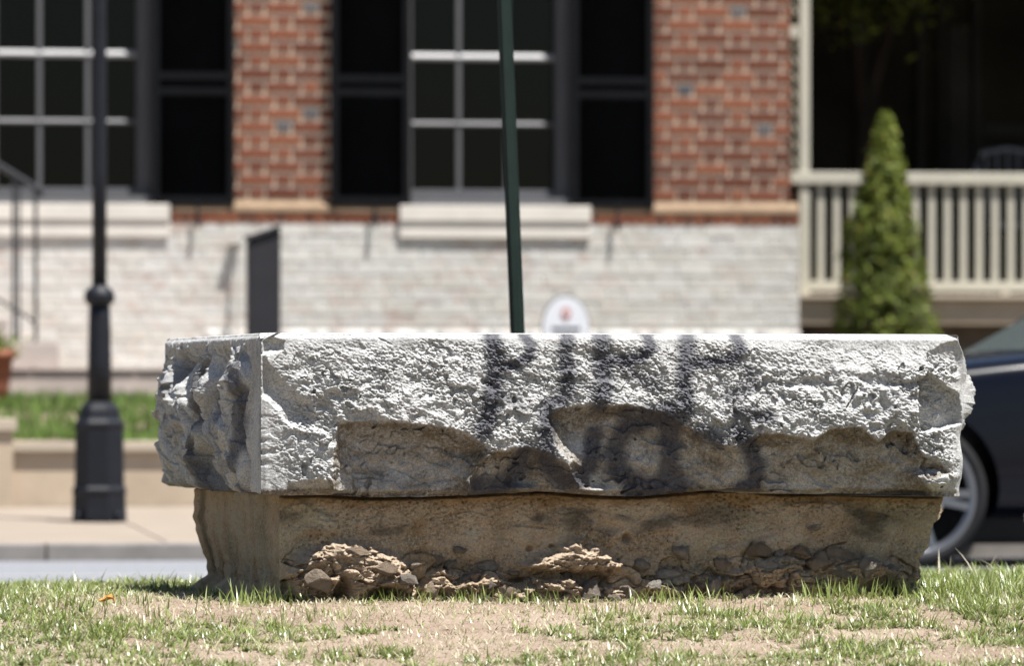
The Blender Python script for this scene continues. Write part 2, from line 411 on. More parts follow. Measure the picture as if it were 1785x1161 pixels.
# pavement: slabs
SW0, SW1, SZ0, SZ1 = FAR_KERB, WALL_W, ROAD_Z + .080, .004
pv = sheet('pavement', -60, 60, SW0, SW1 + .3, SZ0 - .02, SZ1 - .02, 'walk_concrete', .2)
for i in range(-8, 8):
    for j in range(2):
        a, b = SW0 + j * (SW1 - SW0) / 2, SW0 + (j + 1) * (SW1 - SW0) / 2
        za, zb = SZ0 + j * (SZ1 - SZ0) / 2, SZ0 + (j + 1) * (SZ1 - SZ0) / 2
        sheet('paving_slab', i * 1.5 + .006, i * 1.5 + 1.494, a + .006, b - .006, za, zb, 'walk_concrete', .03, None, pv)

# grassy bank between the low wall and the house
BZ0, BZ1 = .36, .60
def bank_z(u, w): return BZ0 - .01 + (BZ1 - BZ0) * sst(WALL_W + .1, -1.2, w) * .9 + .02 * perlin(u * 1.5, w * 1.5, 31) + .024 * sst(-2.5, 0, w)
uu = np.linspace(-14, 14, 180); ww = np.linspace(WALL_W + .12, 4.0, 60)
UU, WW = np.meshgrid(uu, ww); ZZ = bank_z(UU, WW)
P = np.stack([SO.x + SU.x * UU + SW.x * WW, SO.y + SU.y * UU + SW.y * WW, ZZ], -1).reshape(-1, 3)
n_ = len(uu); ii = (np.arange(len(ww) - 1)[:, None] * n_ + np.arange(n_ - 1)[None]).ravel()
bank = obj('bank_ground', mesh_from('bank_ground', P, np.stack([ii, ii + 1, ii + n_ + 1, ii + n_], 1), 'dirt', True)); tag(bank, kind='structure')

# ------------------------------------------------------------------ grass
def blades(x, y, z, length, width, lean, az, tint, seg=3):
    """x,y,z roots; returns V,F,attrs for curved tapered blades"""
    n = len(x); rr = np.linspace(0, 1, seg + 1)
    dx, dy = np.cos(az), np.sin(az); sxv, syv = -dy, dx
    V = np.zeros((n, 2 * seg + 1, 3)); al = np.zeros((n, 2 * seg + 1)); px = np.zeros(n); pz = np.zeros(n)
    ang = lean * .55; pr = 0
    for i, r in enumerate(rr):
        if i:
            L = length / seg; a = ang + lean * .75 * (i - .5) / seg
            px = px + L * np.sin(a); pz = pz + L * np.cos(a)
        cxp, cyp, czp = x + dx * px, y + dy * px, z + pz
        wd = width * (1 - r ** 1.6) * .5 + width * .12 * (i == 0)
        if i < seg:
            V[:, 2 * i] = np.stack([cxp - sxv * wd, cyp - syv * wd, czp], -1); V[:, 2 * i + 1] = np.stack([cxp + sxv * wd, cyp + syv * wd, czp], -1)
            al[:, 2 * i] = al[:, 2 * i + 1] = r
        else:
            V[:, 2 * i] = np.stack([cxp, cyp, czp], -1); al[:, 2 * i] = 1
    k = 2 * seg + 1; base = (np.arange(n) * k)[:, None]
    tri = []
    for i in range(seg - 1):
        a = 2 * i; tri += [(a, a + 1, a + 3), (a, a + 3, a + 2)]
    tri += [(2 * seg - 2, 2 * seg - 1, 2 * seg)]
    Fc = (base[:, :, None] + np.array(tri)[None]).reshape(-1, 3)
    return V.reshape(-1, 3), Fc, np.repeat(tint, k), al.ravel()
def in_block(x, y, pad=0.0):
    dx = x - BF.x; dy = y - BF.y; u = dx * BU.x + dy * BU.y; w = dx * BW.x + dy * BW.y
    return (u > .05 - pad) & (u < 1.97 + pad) & (w > .09 - pad) & (w < 1.48 + pad)
N = 150000
gx = rng.uniform(-2.3, 2.5, N); gy = rng.uniform(15.2, 22.6, N)
gz = lawn_z(gx, gy); gpx = CX + F * gx / gy; gpy = HZ - F * (gz - ZC) / gy
# where it grows: noise patches, bare earth worn along the foot of the block
pat = fbm(gx * 3.1, gy * 1.5, 41, 4, .6) + .25 * perlin(gx * 9, gy * 6, 47)
bare = np.zeros(N)
for cx_, cy_, rx, ry in ((340, 1062, 150, 22), (600, 1072, 150, 14), (760, 1082, 210, 22), (720, 1115, 130, 16), (860, 1128, 160, 14), (1370, 1068, 90, 14), (1280, 1133, 110, 12),
                         (540, 1128, 70, 10), (430, 1150, 60, 8), (1000, 1062, 120, 8), (1530, 1110, 90, 8), (1690, 1140, 80, 8), (1130, 1060, 60, 6)):
    bare = np.maximum(bare, np.exp(-((gpx - cx_) / rx) ** 2 - ((gpy - cy_) / ry) ** 2))
prob = sst(-.30, .12, pat - 1.2 * bare + .19)
prob = np.where(gy > 19.6, np.maximum(prob, .35), prob)
foot = np.exp(-((18.0 - (gy - .22 * (gx + .65)) - .06) / .14) ** 2) * sst(490, 560, gpx) * sst(1640, 1560, gpx)
prob = prob * (1 - .97 * foot)
prob = np.maximum(prob, .03)
prob = np.where(in_block(gx, gy, -.0), 0, prob)
dfoot = 18.0 - (gy - .22 * (gx + .65))
keep = rng.random(N) < prob * .34
x, y, z, pr, pxk, pyk = (a[keep] for a in (gx, gy, gz, prob, gpx, gpy)); n = len(x)
lens_ = np.clip(rng.gamma(5, .0044, n) * (.6 + .5 * pr), .006, .05)
tint = np.clip(rng.normal(.30, .18, n) + .10 * perlin(x * 2.5, y * 2, 71), 0, .6)
dead = rng.random(n) < .22; tint = np.where(dead, rng.uniform(.64, 1, n), tint)
V1 = blades(x, y, z - .003, lens_, rng.uniform(.0026, .0058, n), np.where(dead, rng.uniform(1.0, 1.3, n), rng.uniform(.3, 1.3, n)), rng.uniform(0, 2 * np.pi, n), tint)
# creeping clumps: blades fanning out from many small crowns
nc_ = 9000; ci = rng.choice(len(gx), nc_, p=(np.where(gy < 20.5, prob, .2 * prob) ** 2.2) / (np.where(gy < 20.5, prob, .2 * prob) ** 2.2).sum())
per = rng.integers(10, 26, nc_); cidx = np.repeat(np.arange(nc_), per); n = len(cidx)
cs_ = rng.uniform(.6, 1.35, nc_) * (1 + .45 * sst(1480, 1640, gpx[ci]) * (gy[ci] > 17.6)); ct_ = np.clip(rng.normal(.30, .13, nc_), .02, .58)
az = rng.uniform(0, 2 * np.pi, n); rad = np.abs(rng.normal(0, .011, n)) * cs_[cidx]
x = gx[ci][cidx] + rad * np.cos(az); y = gy[ci][cidx] + rad * np.sin(az)
ok = ~in_block(x, y, -.005); x, y, az, cidx = x[ok], y[ok], az[ok], cidx[ok]; n = len(x)
tint = np.clip(ct_[cidx] + rng.normal(0, .09, n), 0, .62); tint = np.where(rng.random(n) < .18, rng.uniform(.62, 1, n), tint)
V2 = blades(x, y, lawn_z(x, y) - .003, rng.gamma(6, .0045, n) * cs_[cidx], rng.uniform(.0034, .0066, n), rng.uniform(.65, 1.5, n), az + rng.normal(0, .5, n), tint, 4)
tv = [V1, V2]
m = 34000; lx_ = rng.uniform(-2.2, 2.4, m); ly_ = rng.uniform(15.4, 18.6, m); ok = ~in_block(lx_, ly_, .01); lx_, ly_ = lx_[ok], ly_[ok]; m = len(lx_)
tv.append(blades(lx_, ly_, lawn_z(lx_, ly_) + .001, rng.uniform(.008, .04, m), rng.uniform(.0018, .0042, m), rng.uniform(1.0, 1.3, m), rng.uniform(0, 6.28, m), np.where(rng.random(m) < .8, rng.uniform(.68, 1, m), rng.uniform(.0, .6, m))))

for cpx, dist, spread, cnt, L in ((440, .10, .07, 60, .075), (478, .04, .06, 60, .075), (520, .04, .05, 30, .05), (400, .2, .05, 16, .06), (662, .06, .05, 36, .05), (705, .06, .06, 50, .058), (770, .05, .06, 40, .05),
                                  (815, .05, .04, 26, .06), (850, .06, .05, 24, .055), (900, .07, .06, 46, .055), (935, .10, .04, 22, .06), (1000, .05, .03, 10, .035), (1105, .12, .05, 30, .055), (1150, .16, .05, 20, .06), (1205, .12, .06, 40, .07), (1250, .10, .05, 24, .04),
                                  (1440, .07, .06, 55, .075), (1475, .06, .06, 55, .075), (1505, .08, .05, 30, .055), (1575, .02, .05, 40, .085), (1610, -.05, .06, 60, .07), (1645, -.2, .12, 100, .07), (1700, -.2, .15, 130, .065), (1755, -.3, .15, 130, .075), (1800, -.2, .15, 90, .07),
                                  (1630, .15, .12, 90, .07), (1720, .1, .15, 110, .07), (345, -1.3, .03, 12, .07), (310, -1.2, .05, 16, .06), (275, -1.2, .03, 8, .05), (250, -1.1, .04, 9, .05), (370, -.55, .02, 6, .075), (230, .2, .06, 24, .06), (120, .3, .08, 40, .06), (60, .6, .1, 60, .06),
                                  (300, .55, .07, 30, .05), (560, .6, .1, 40, .045), (1050, .5, .1, 60, .05), (1350, .45, .1, 60, .05), (1240, .7, .1, 50, .05), (200, .9, .12, 70, .055)):
    yy = 18.0 - dist
    for _ in range(4):
        xx = (cpx - CX) / F * yy; yy = 18.0 - dist + .22 * (xx + .65)
    a = rng.normal(xx, spread, cnt); b = rng.normal(yy, spread * .8, cnt)
    ok = ~in_block(a, b, -.01); a, b = a[ok], b[ok]; m = len(a)
    if not m: continue
    tv.append(blades(a, b, lawn_z(a, b) - .004, L * rng.uniform(.5, 1.12, m), rng.uniform(.0036, .0062, m), rng.uniform(.15, .85, m), rng.uniform(0, 2 * np.pi, m), np.clip(rng.normal(.42, .13, m), 0, .62), 4))
def join_blades(name, parts, mat):
    Vs, Fs, T, A = [], [], [], []; o_ = 0
    for v_, f_, t_, a_ in parts:
        Vs.append(v_); Fs.append(f_ + o_); T.append(t_); A.append(a_); o_ += len(v_)
    return mesh_from(name, np.concatenate(Vs), np.concatenate(Fs), mat, True, {'tint': np.concatenate(T), 'along': np.concatenate(A)})
g = obj('lawn_grass', join_blades('lawn_grass', tv, 'grass')); tag(g, 'sunlit patchy short lawn grass mixed with dry straw around the stone', 'grass', kind='stuff')
# crumbs of soil and grit
m = 9000; cx_ = rng.uniform(-2.2, 2.4, m); cy_ = rng.uniform(15.6, 18.4, m); ok = ~in_block(cx_, cy_, .0); cx_, cy_ = cx_[ok], cy_[ok]; m = len(cx_)
cz_ = lawn_z(cx_, cy_); rs = rng.gamma(2, .0013, m) + .001
octv = np.array([(1, 0, 0), (-1, 0, 0), (0, 1, 0), (0, -1, 0), (0, 0, 1), (0, 0, -1)], float); octf = np.array([(0, 2, 4), (2, 1, 4), (1, 3, 4), (3, 0, 4), (2, 0, 5), (1, 2, 5), (3, 1, 5), (0, 3, 5)])
Vc = octv[None] * rs[:, None, None] * rng.uniform(.6, 1.3, (m, 6, 1)); th = rng.uniform(0, 6.28, m)
Vc = np.stack([Vc[..., 0] * np.cos(th)[:, None] - Vc[..., 1] * np.sin(th)[:, None], Vc[..., 0] * np.sin(th)[:, None] + Vc[..., 1] * np.cos(th)[:, None], Vc[..., 2] * .7], -1) + np.stack([cx_, cy_, cz_], -1)[:, None]
cr = obj('soil_crumbs', mesh_from('soil_crumbs', Vc.reshape(-1, 3), (octf[None] + 6 * np.arange(m)[:, None, None]).reshape(-1, 3), 'dirt')); tag(cr, 'crumbs of dry soil and grit on the bare ground', 'soil', kind='stuff')
# bank grass
N = 70000
u = rng.uniform(-7, 5, N); w = WALL_W + .16 + rng.random(N) * 4.4
z = bank_z(u, w); 
p = np.stack([SO.x + SU.x * u + SW.x * w, SO.y + SU.y * u + SW.y * w], -1)
g = obj('bank_grass', join_blades('bank_grass', [blades(p[:, 0], p[:, 1], z - .004, rng.uniform(.04, .10, N), rng.uniform(.006, .011, N), rng.uniform(.1, 1.0, N), rng.uniform(0, 6.28, N), np.clip(rng.normal(.20, .12, N) + .12 * perlin(u * 2, w * 2, 5), 0, .6), 3)], 'bank_blade'))
tag(g, 'green grass on the bank between the low wall and the house', 'grass', kind='stuff')

# ------------------------------------------------------------------ the stone block
def rough_box(name, corners, zb, zt, nf, ns, nr, Hf, Hl, Hr, Hbk, attrf, mat, parent, round_top=.004, smooth=True):
    """closed stone: corners(z)->4 corner points (FL,FR,BR,BL) in block coords as arrays; H*: relief along the outward normal"""
    def side(nc): return np.linspace(0, 1, nc + 1)[:-1]
    segs = [(0, 1, side(nf)), (1, 2, side(ns // 2)), (2, 3, side(nf // 4)), (3, 0, side(ns))]
    tt = np.linspace(0, 1, nr)
    cols_u, cols_w, cols_z, at = [], [], [], {k: [] for k in ('px', 'py', 'face', 's')}
    for fi, (a, b, s) in enumerate(segs):
        S, T = np.meshgrid(s, tt)
        zbot = zb(fi, S); Zc = zbot + (zt - zbot) * T
        cs = corners(Zc)
        ua = cs[a][0] + (cs[b][0] - cs[a][0]) * S; wa = cs[a][1] + (cs[b][1] - cs[a][1]) * S
        du = cs[b][0] - cs[a][0]; dw = cs[b][1] - cs[a][1]; L = np.sqrt(du ** 2 + dw ** 2)
        nu, nw = dw / L, -du / L
        h = (Hf, Hr, Hbk, Hl)[fi](ua, wa, Zc, S, S * L, (1 - S) * L)
        top = sst(zt - .012, zt, Zc)
        h = h - round_top * top * 0
        cols_u.append(ua + nu * h); cols_w.append(wa + nw * h); cols_z.append(Zc)
        at['face'].append(np.full(S.shape, fi)); at['s'].append(S)
    U = np.concatenate(cols_u, 1); W_ = np.concatenate(cols_w, 1); Z = np.concatenate(cols_z, 1)
    nc = U.shape[1]
    X = BF.x + BU.x * U + BW.x * W_; Y = BF.y + BU.y * U + BW.y * W_
    V = np.stack([X, Y, Z], -1).reshape(-1, 3)
    j = np.arange(nc); q = []
    for r in range(nr - 1):
        q.append(np.stack([r * nc + j, r * nc + (j + 1) % nc, (r + 1) * nc + (j + 1) % nc, (r + 1) * nc + j], 1))
    quads = np.concatenate(q)
    # top: an inner ring pulled 1.2 cm in, then a fan to the middle
    uc, wc = U[-1].mean(), W_[-1].mean()
    rings = []; nv = len(V)
    prev = (nr - 1) * nc + j
    for fr_, dz in ((.994, .0035), (.96, .0045), (.6, .004)):
        u2 = uc + (U[-1] - uc) * fr_; w2 = wc + (W_[-1] - wc) * fr_
        V = np.concatenate([V, np.stack([BF.x + BU.x * u2 + BW.x * w2, BF.y + BU.y * u2 + BW.y * w2, np.full(nc, zt + dz)], -1)])
        cur = nv + j; nv += nc
        quads = np.concatenate([quads, np.stack([prev, np.roll(prev, -1), np.roll(cur, -1), cur], 1)]); prev = cur
    V = np.concatenate([V, [[BF.x + BU.x * uc + BW.x * wc, BF.y + BU.y * uc + BW.y * wc, zt + .004]], [[BF.x + BU.x * uc + BW.x * wc, BF.y + BU.y * uc + BW.y * wc, Z[0].mean()]]])
    tri1 = np.stack([prev, np.roll(prev, -1), np.full(nc, nv), np.full(nc, nv)], 1)
    ca = nv + 1; b0 = j
    me_f = [quads]
    me = mesh_from(name, V, np.concatenate(me_f), mat, smooth)
    # close with triangles through bmesh-free append
    bm = bmesh.new(); bm.from_mesh(me); bm.verts.ensure_lookup_table()
    for k in range(nc):
        f = bm.faces.new((bm.verts[prev[k]], bm.verts[prev[(k + 1) % nc]], bm.verts[nv])); f.smooth = smooth
        f = bm.faces.new((bm.verts[(k + 1) % nc], bm.verts[k], bm.verts[ca])); f.smooth = smooth
    bm.to_mesh(me); bm.free()
    Fc = np.concatenate(at['face'], 1).ravel()
    for k, fn in attrf.items():
        val = fn(U.ravel(), W_.ravel(), Z.ravel(), Fc); val = np.concatenate([val, np.zeros(len(V) - len(val))])
        a_ = me.attributes.new(k, 'FLOAT', 'POINT'); a_.data.foreach_set('value', val.astype(np.float32))
    return obj(name, me, parent)

ZT, ZB = .748, .298
SC_L1 = [(583, 741), (600, 735), (640, 733), (720, 738), (790, 748), (828, 768), (850, 790), (830, 815), (818, 840), (815, 940), (540, 940), (572, 850), (577, 800)]
SC_L1B = [(812, 835), (832, 800), (855, 787), (920, 779), (965, 798), (1030, 838), (1038, 940), (800, 940)]
SC_LL = [(488, 866), (500, 843), (545, 836), (600, 842), (660, 940), (470, 940)]
SC_L2 = [(946, 728), (965, 714), (1000, 708), (1090, 706), (1150, 718), (1200, 748), (1235, 772), (1275, 779), (1300, 764), (1330, 754), (1360, 757), (1412, 766), (1440, 748), (1490, 744), (1520, 768), (1548, 748),
         (1583, 754), (1600, 792), (1640, 812), (1655, 826), (1600, 838), (1622, 858), (1650, 940), (960, 940), (990, 850), (985, 808), (962, 776)]
SC_F = [(1598, 664), (1613, 650), (1640, 672), (1671, 688), (1676, 738), (1640, 747), (1602, 753), (1592, 730)]
SC_C1 = [(1338, 664), (1380, 661), (1405, 657), (1430, 660), (1448, 672), (1438, 681), (1400, 681), (1360, 676)]
SC_C2 = [(1488, 661), (1510, 648), (1540, 660), (1580, 664), (1600, 655), (1597, 672), (1550, 676), (1500, 674)]
SC_TL = [(459, 591), (470, 586), (497, 594), (492, 611), (470, 619), (458, 615)]
SC_TR = [(1618, 612), (1640, 600), (1690, 586), (1700, 642), (1660, 656), (1625, 642)]
SC_LD = [(430, 625), (462, 622), (480, 648), (505, 676), (545, 708), (552, 690), (574, 694), (586, 742), (578, 760), (540, 752), (500, 742), (470, 700), (430, 690)]
def wob(px, py, s=1.0): return s * (4.5 * perlin(px / 16, py / 12, 81) + 2.2 * perlin(px / 5.5, py / 5, 82))
def cap_recess(px, py):
    wv = wob(px, py); rec = np.zeros(px.shape); scoop = np.zeros(px.shape); edge = np.full(px.shape, 99.)
    for poly, dep, ew in ((SC_L1, .056, 6), (SC_L2, .062, 6), (SC_L1B, .066, 6), (SC_LL, .034, 6)):
        sd = sdpoly(px, py, poly) + .55 * wv
        dn = np.maximum(1 - sd, 0); r = dep * (1 - np.exp(-dn / 15)) + .030 * sst(0, 90, dn)
        rec = np.maximum(rec, r); scoop = np.maximum(scoop, sst(3, -5, sd)); edge = np.minimum(edge, np.where(sd < 4, np.abs(sd), 99))
    return rec, scoop, edge
def cap_chips(px, py, scoop):
    wv = wob(px, py); rec = np.zeros(px.shape)
    for poly, dep, ln in ((SC_C1, .016, 5), (SC_C2, .020, 6), (SC_TL, .022, 6), (SC_TR, .014, 5), (SC_LD, .030, 12)):
        dn = np.maximum(1 - (sdpoly(px, py, poly) + .6 * wv), 0)
        rec = rec + dep * (1 - np.exp(-dn / ln)) * (1 - .85 * scoop)
    kf = sst(2, -3, sdpoly(px, py, SC_F) + .5 * wv)
    rec = rec + kf * (.008 + .27 * np.clip(py - 648, 0, 120) / 625 + .17 * np.clip(1676 - px, 0, 95) / 625)
    return rec
def chips(z, d): return (.020 * sst(.05, .5, perlin(z * 13, 0 * z + 1.7, 68)) + .007 * sst(-.1, .4, perlin(z * 45, 0 * z + .3, 60)) + .03 * sst(.722, .748, z)) * np.exp(-d / .016)
def cap_front(u, w, z, s, d0, d1):
    px, py = b_proj(u, 0 * u, z); t_ = (ZT - z) / (ZT - ZB)
    rec, scoop, edge = cap_recess(px, py)
    prof = .050 * sst(-.12, .62, t_) - .050 * sst(-.12, .62, 0) 
    prof = prof + .008 * np.sin(np.clip(t_, 0, 1) * np.pi) * sst(.9, 1.3, u) 
    prof = prof + .012 * perlin(u * 2.6, z * 4, 11) * sst(0, .15, t_) + .007 * perlin(u * 9, z * 12, 12) * sst(0, .1, t_)
    # relief
    smooth_top = 1 - .75 * sst(612, 590, py + 8 * perlin(px / 60, 0 * px, 91)) - .55 * sst(20, -20, sdpoly(px, py, [(1320, 570), (1690, 570), (1620, 655), (1480, 655), (1360, 650)]) + wob(px, py, 2))
    rough = np.clip(smooth_top, .16, 1) * (1 - .86 * scoop)
    wx = .25 * perlin(u * 30, z * 30, 21); wy = .25 * perlin(u * 30, z * 30, 22)
    sh = z + .28 * u
    f0 = facets(u * 10 + 2 * wx, sh * 21 + 2 * wy, 20, 1.25, .45)[0]; f1 = facets(u * 26 + wx, sh * 46 + wy, 23, 1.0)[0]; f2 = facets(u * 62 + wx, sh * 105 + wy, 24, 1.1)[0]
    f3 = facets(u * 120 + wx, sh * 190 + wy, 26, 1.1)[0]
    f00 = facets(u * 4.2 + 3 * wx, sh * 9 + 3 * wy, 19, 1.2, .5)[0]
    patch = .42 + .58 * sst(-.22, .30, fbm(u * 5.5, sh * 10, 18, 3))
    rough = rough * patch
    prof = prof + .020 * f00 * sst(.03, .25, t_) * (1 - scoop)
    rel = .0110 * f0 + .0040 * f1 + .0050 * f2 + .0050 * f3 + .0052 * perlin(u * 120, sh * 200, 25) + .004 * perlin(u * 17, sh * 40, 27)
    con = scoop * (.020 * facets(u * 5.5 + 2 * wx, sh * 12 + 2 * wy, 17, 1.2, .35)[0] + .006 * facets(u * 17 + wx, sh * 30 + wy, 16, 1.2, .3)[0] + .004 * perlin(u * 8, z * 14, 28) + .0022 * fbm(u * 40, z * 60, 29, 3))
    # thin ledges and cracks
    lines = 0
    for pts, dep, wd in (([(575, 824), (620, 822), (680, 828)], .006, 5), ([(710, 850), (760, 838), (800, 836)], .004, 4), ([(1120, 862), (1165, 845), (1200, 825), (1240, 822), (1265, 840)], .006, 5), ([(1400, 815), (1430, 838), (1480, 860)], .006, 6),
                         ([(1466, 712), (1478, 694), (1490, 672)], .012, 2.2), ([(1230, 630), (1240, 612)], .006, 2), ([(880, 604), (925, 640)], -.003, 2.5), ([(660, 590), (690, 605), (705, 612)], .004, 2)):
        dl = sdline(px, py, pts) + .25 * wob(px, py); lines = lines - dep * sst(wd, 0, dl)
    spots = .050 * np.exp(-((px - 914) / 22) ** 2 - ((py - 852) / 7) ** 2) + .05 * np.exp(-((px - 1044) / 20) ** 2 - ((py - 856) / 5) ** 2) + .035 * np.exp(-((px - 1625) / 35) ** 2 - ((py - 835) / 13) ** 2)
    h = prof - rec + rel * rough + con + lines + spots
    # the bottom edge turns under
    h = h - .02 * sst(.97, 1.0, t_)
    edge_k = sst(.0, .014, d0) * sst(0, .018, d1)
    h = h * (.12 + .88 * sst(0, .16, d0)) * edge_k + .012 * sst(.02, .3, t_) * sst(.02, 0, d1) * 0
    h = h * (.25 + .75 * sst(0, .1, d1)) - cap_chips(px, py, scoop) * edge_k
    h = h - .010 * sst(.018, 0, ZT - z) ** 2 - chips(z, d0)
    return h
def cap_left(u, w, z, s, d0, d1):
    # deep upright flutes; d0 runs from the rear corner
    t_ = (ZT - z) / (ZT - ZB)
    wx = .55 * perlin(w * 2.2, z * 5, 51) + .25 * perlin(w * 6, z * 9, 52)
    fl = np.clip(1 - 3.4 * np.abs(perlin(w * 4.2 + wx, z * 1.5, 53)), 0, 1) ** 1.3; fl2 = np.clip(1 - 3 * np.abs(perlin(w * 9 + wx * 2, z * 4.0, 54)), 0, 1)
    bulge = .046 * sst(0, .34, t_) - .012 * sst(.5, 1, t_)
    h = bulge - .004 + (.008 - .095 * fl - .034 * fl2) * sst(.02, .26, t_)
    h = h + .016 * perlin(w * 7, z * 9, 55) * sst(.4, .7, t_) + .020 * facets(w * 9, z * 20, 56)[0] * sst(.02, .2, t_) + .012 * facets(w * 22, z * 46, 50)[0] * sst(.01, .1, t_) * (1 - .6 * sst(.3, .6, t_)) + .003 * fbm(w * 60, z * 80, 57, 3)
    h = h - .025 * sst(.95, 1.0, t_)
    k = sst(.05, .36, d1) * sst(0, .05, d0)
    plane = .004 * facets(w * 12, z * 9, 58)[0] + .002 * fbm(w * 50, z * 50, 59, 3)
    return h * k + plane * sst(0, .03, d1) * sst(0, .03, d0) - .010 * sst(.018, 0, ZT - z) ** 2 - chips(z, d1)
def cap_right(u, w, z, s, d0, d1):
    t_ = (ZT - z) / (ZT - ZB)
    h = .040 * np.exp(-((t_ - .42) / .22) ** 2) + .012 * np.exp(-((t_ - .85) / .1) ** 2) + .014 * facets(w * 12, z * 16, 62)[0] + .007 * facets(w * 40, z * 50, 63)[0] + .02 * perlin(w * 3, z * 4, 64)
    return h * sst(0, .05, d0) * sst(0, .1, d1) * sst(0, .12, t_)
def cap_back(u, w, z, s, d0, d1):
    t_ = (ZT - z) / (ZT - ZB)
    return (.04 * sst(0, .5, t_) + .02 * perlin(u * 5, z * 6, 65) + .01 * facets(u * 14, z * 20, 66)[0]) * sst(0, .1, d0) * sst(0, .1, d1) * sst(0, .1, t_)
def cap_corners(z):
    one = np.ones_like(z); t_ = (ZT - z) / (ZT - ZB)
    jr = .010 * perlin(z * 14, 0 * z + 3.3, 67) - .012 * sst(.12, 0, t_)
    return [(0 * one, 0 * one), (2.032 * one + jr, 0 * one + .01 * perlin(z * 9, 0 * z, 69)), (2.032 * one, 1.545 * one), (-.012 + .035 * sst(.75, 1, t_) - .0 * one, 1.545 * one)]
bot_px = [(455, 862), (500, 864), (560, 862), (650, 868), (760, 866), (850, 862), (960, 857), (1060, 865), (1130, 866), (1200, 860), (1290, 851), (1380, 862), (1480, 860), (1600, 864), (1675, 866)]
bu = np.array([b_px(a, b)[0] for a, b in bot_px]); bz = np.array([b_px(a, b)[1] for a, b in bot_px])
def cap_zb(fi, S):
    if fi == 0: return np.interp(S * 2.032, bu, bz) + .003 * perlin(S * 60, 0 * S, 70)
    if fi == 3: return np.interp(1 - S, [0, 1], [bz[0], bz[0] + .004]) + .006 * perlin(S * 9, 0 * S + .5, 71) * sst(0, .08, 1 - S) * sst(0, .05, S)
    return np.where(fi == 1, bz[-1] + 0 * S, ZB + 0 * S) if fi == 1 else (bz[-1] + (bz[0] + .004 - bz[-1]) * S)
STROKES = [  # sprayed letters: (points, half width, strength)
    ([(858, 584), (862, 630), (856, 680), (846, 730), (836, 752)], 17, .85), ([(912, 584), (926, 602), (922, 622), (895, 636), (868, 642)], 10.5, .86), ([(880, 690), (902, 715)], 11, .45),
    ([(990, 584), (984, 612), (988, 640), (984, 680), (974, 700), (952, 706)], 14, .8),
    ([(1048, 584), (1050, 630), (1050, 672), (1040, 704)], 17, .8), ([(1128, 584), (1134, 606), (1112, 626), (1058, 630)], 11, .86), ([(1090, 650), (1140, 672)], 13, .5),
    ([(1200, 584), (1194, 620), (1188, 668), (1190, 712)], 16, .8), ([(1282, 584), (1291, 610), (1270, 630), (1204, 634)], 11, .86), ([(1300, 648), (1310, 670), (1270, 690)], 14, .55), ([(1280, 722), (1330, 728)], 12, .6), ([(1215, 752), (1250, 770)], 12, .65),
    ([(910, 790), (905, 815), (890, 838), (862, 852), (834, 846)], 17, .8),
    ([(948, 728), (944, 775), (956, 812), (985, 838), (1012, 836), (1032, 806), (1040, 758)], 15, .72),
    ([(1140, 728), (1096, 744), (1076, 780), (1080, 815), (1104, 838), (1140, 852), (1168, 838)], 17, .9), ([(1160, 716), (1170, 770), (1172, 820), (1192, 850)], 17, .82), ([(1085, 720), (1180, 722)], 15, .5),
    ([(1282, 756), (1306, 782), (1322, 812), (1322, 838), (1300, 856)], 15, .72), ([(1110, 866), (1190, 868)], 14, .86)]
def gf_attr(u, w, z, face):
    px, py = b_proj(u, 0 * u, z); v = np.zeros(u.shape)
    for pts, hw, k in STROKES:
        hw = hw * (1.18 if pts[0][1] < 715 else 1.32); k = min(.97, k * (1.14 if pts[0][1] < 715 else 1.35)); d = sdline(px, py, pts) + 3 * perlin(px / 14, py / 14, 95)
        v = 1 - (1 - v) * (1 - k * sst(hw * 1.38, hw * .3, d))
    haze = .22 * np.exp(-((px - 590) / 60) ** 2 - ((py - 596) / 22) ** 2) + .25 * np.exp(-((px - 700) / 40) ** 2 - ((py - 592) / 12) ** 2)
    side = .88 * sst(.0, .42, perlin(w * 5.5 + .4 * perlin(w * 3, z * 6, 87), z * 1.3, 88)) * sst(.73, .62, z)
    return np.where(face == 0, np.clip(v + haze, 0, .95), np.where(face == 3, side, 0))
def stain_shade_attr(u, w, z, face):
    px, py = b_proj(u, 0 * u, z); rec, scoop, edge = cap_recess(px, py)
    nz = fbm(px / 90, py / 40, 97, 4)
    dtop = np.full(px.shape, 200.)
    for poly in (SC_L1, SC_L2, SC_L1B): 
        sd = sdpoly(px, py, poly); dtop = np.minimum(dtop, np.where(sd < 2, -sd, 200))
    v = scoop * (np.exp(-np.abs(dtop - 4) / 26) * (.8 + .8 * nz) + .42 + .55 * nz)  # brown crust plus shade painted into the hollows, strongest under their upper edges
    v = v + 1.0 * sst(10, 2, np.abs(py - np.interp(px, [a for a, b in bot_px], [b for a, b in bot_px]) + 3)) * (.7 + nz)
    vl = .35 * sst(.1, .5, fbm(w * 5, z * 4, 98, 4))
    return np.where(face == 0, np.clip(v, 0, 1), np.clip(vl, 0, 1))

ped = thing('stone_pedestal', 'rough granite block spray-painted with black letters on a crumbling mortar base', 'stone block', loc=tuple(BF))
inv = Matrix.Translation(-BF)
cap = rough_box('granite_cap', cap_corners, cap_zb, ZT, 1150, 520, 280, cap_front, cap_left, cap_right, cap_back, {'graffiti': gf_attr, 'stain_shade': stain_shade_attr}, 'granite', None)
cap.parent = ped; cap.matrix_parent_inverse = inv; tag(cap, 'grey split granite slab with black sprayed letters')

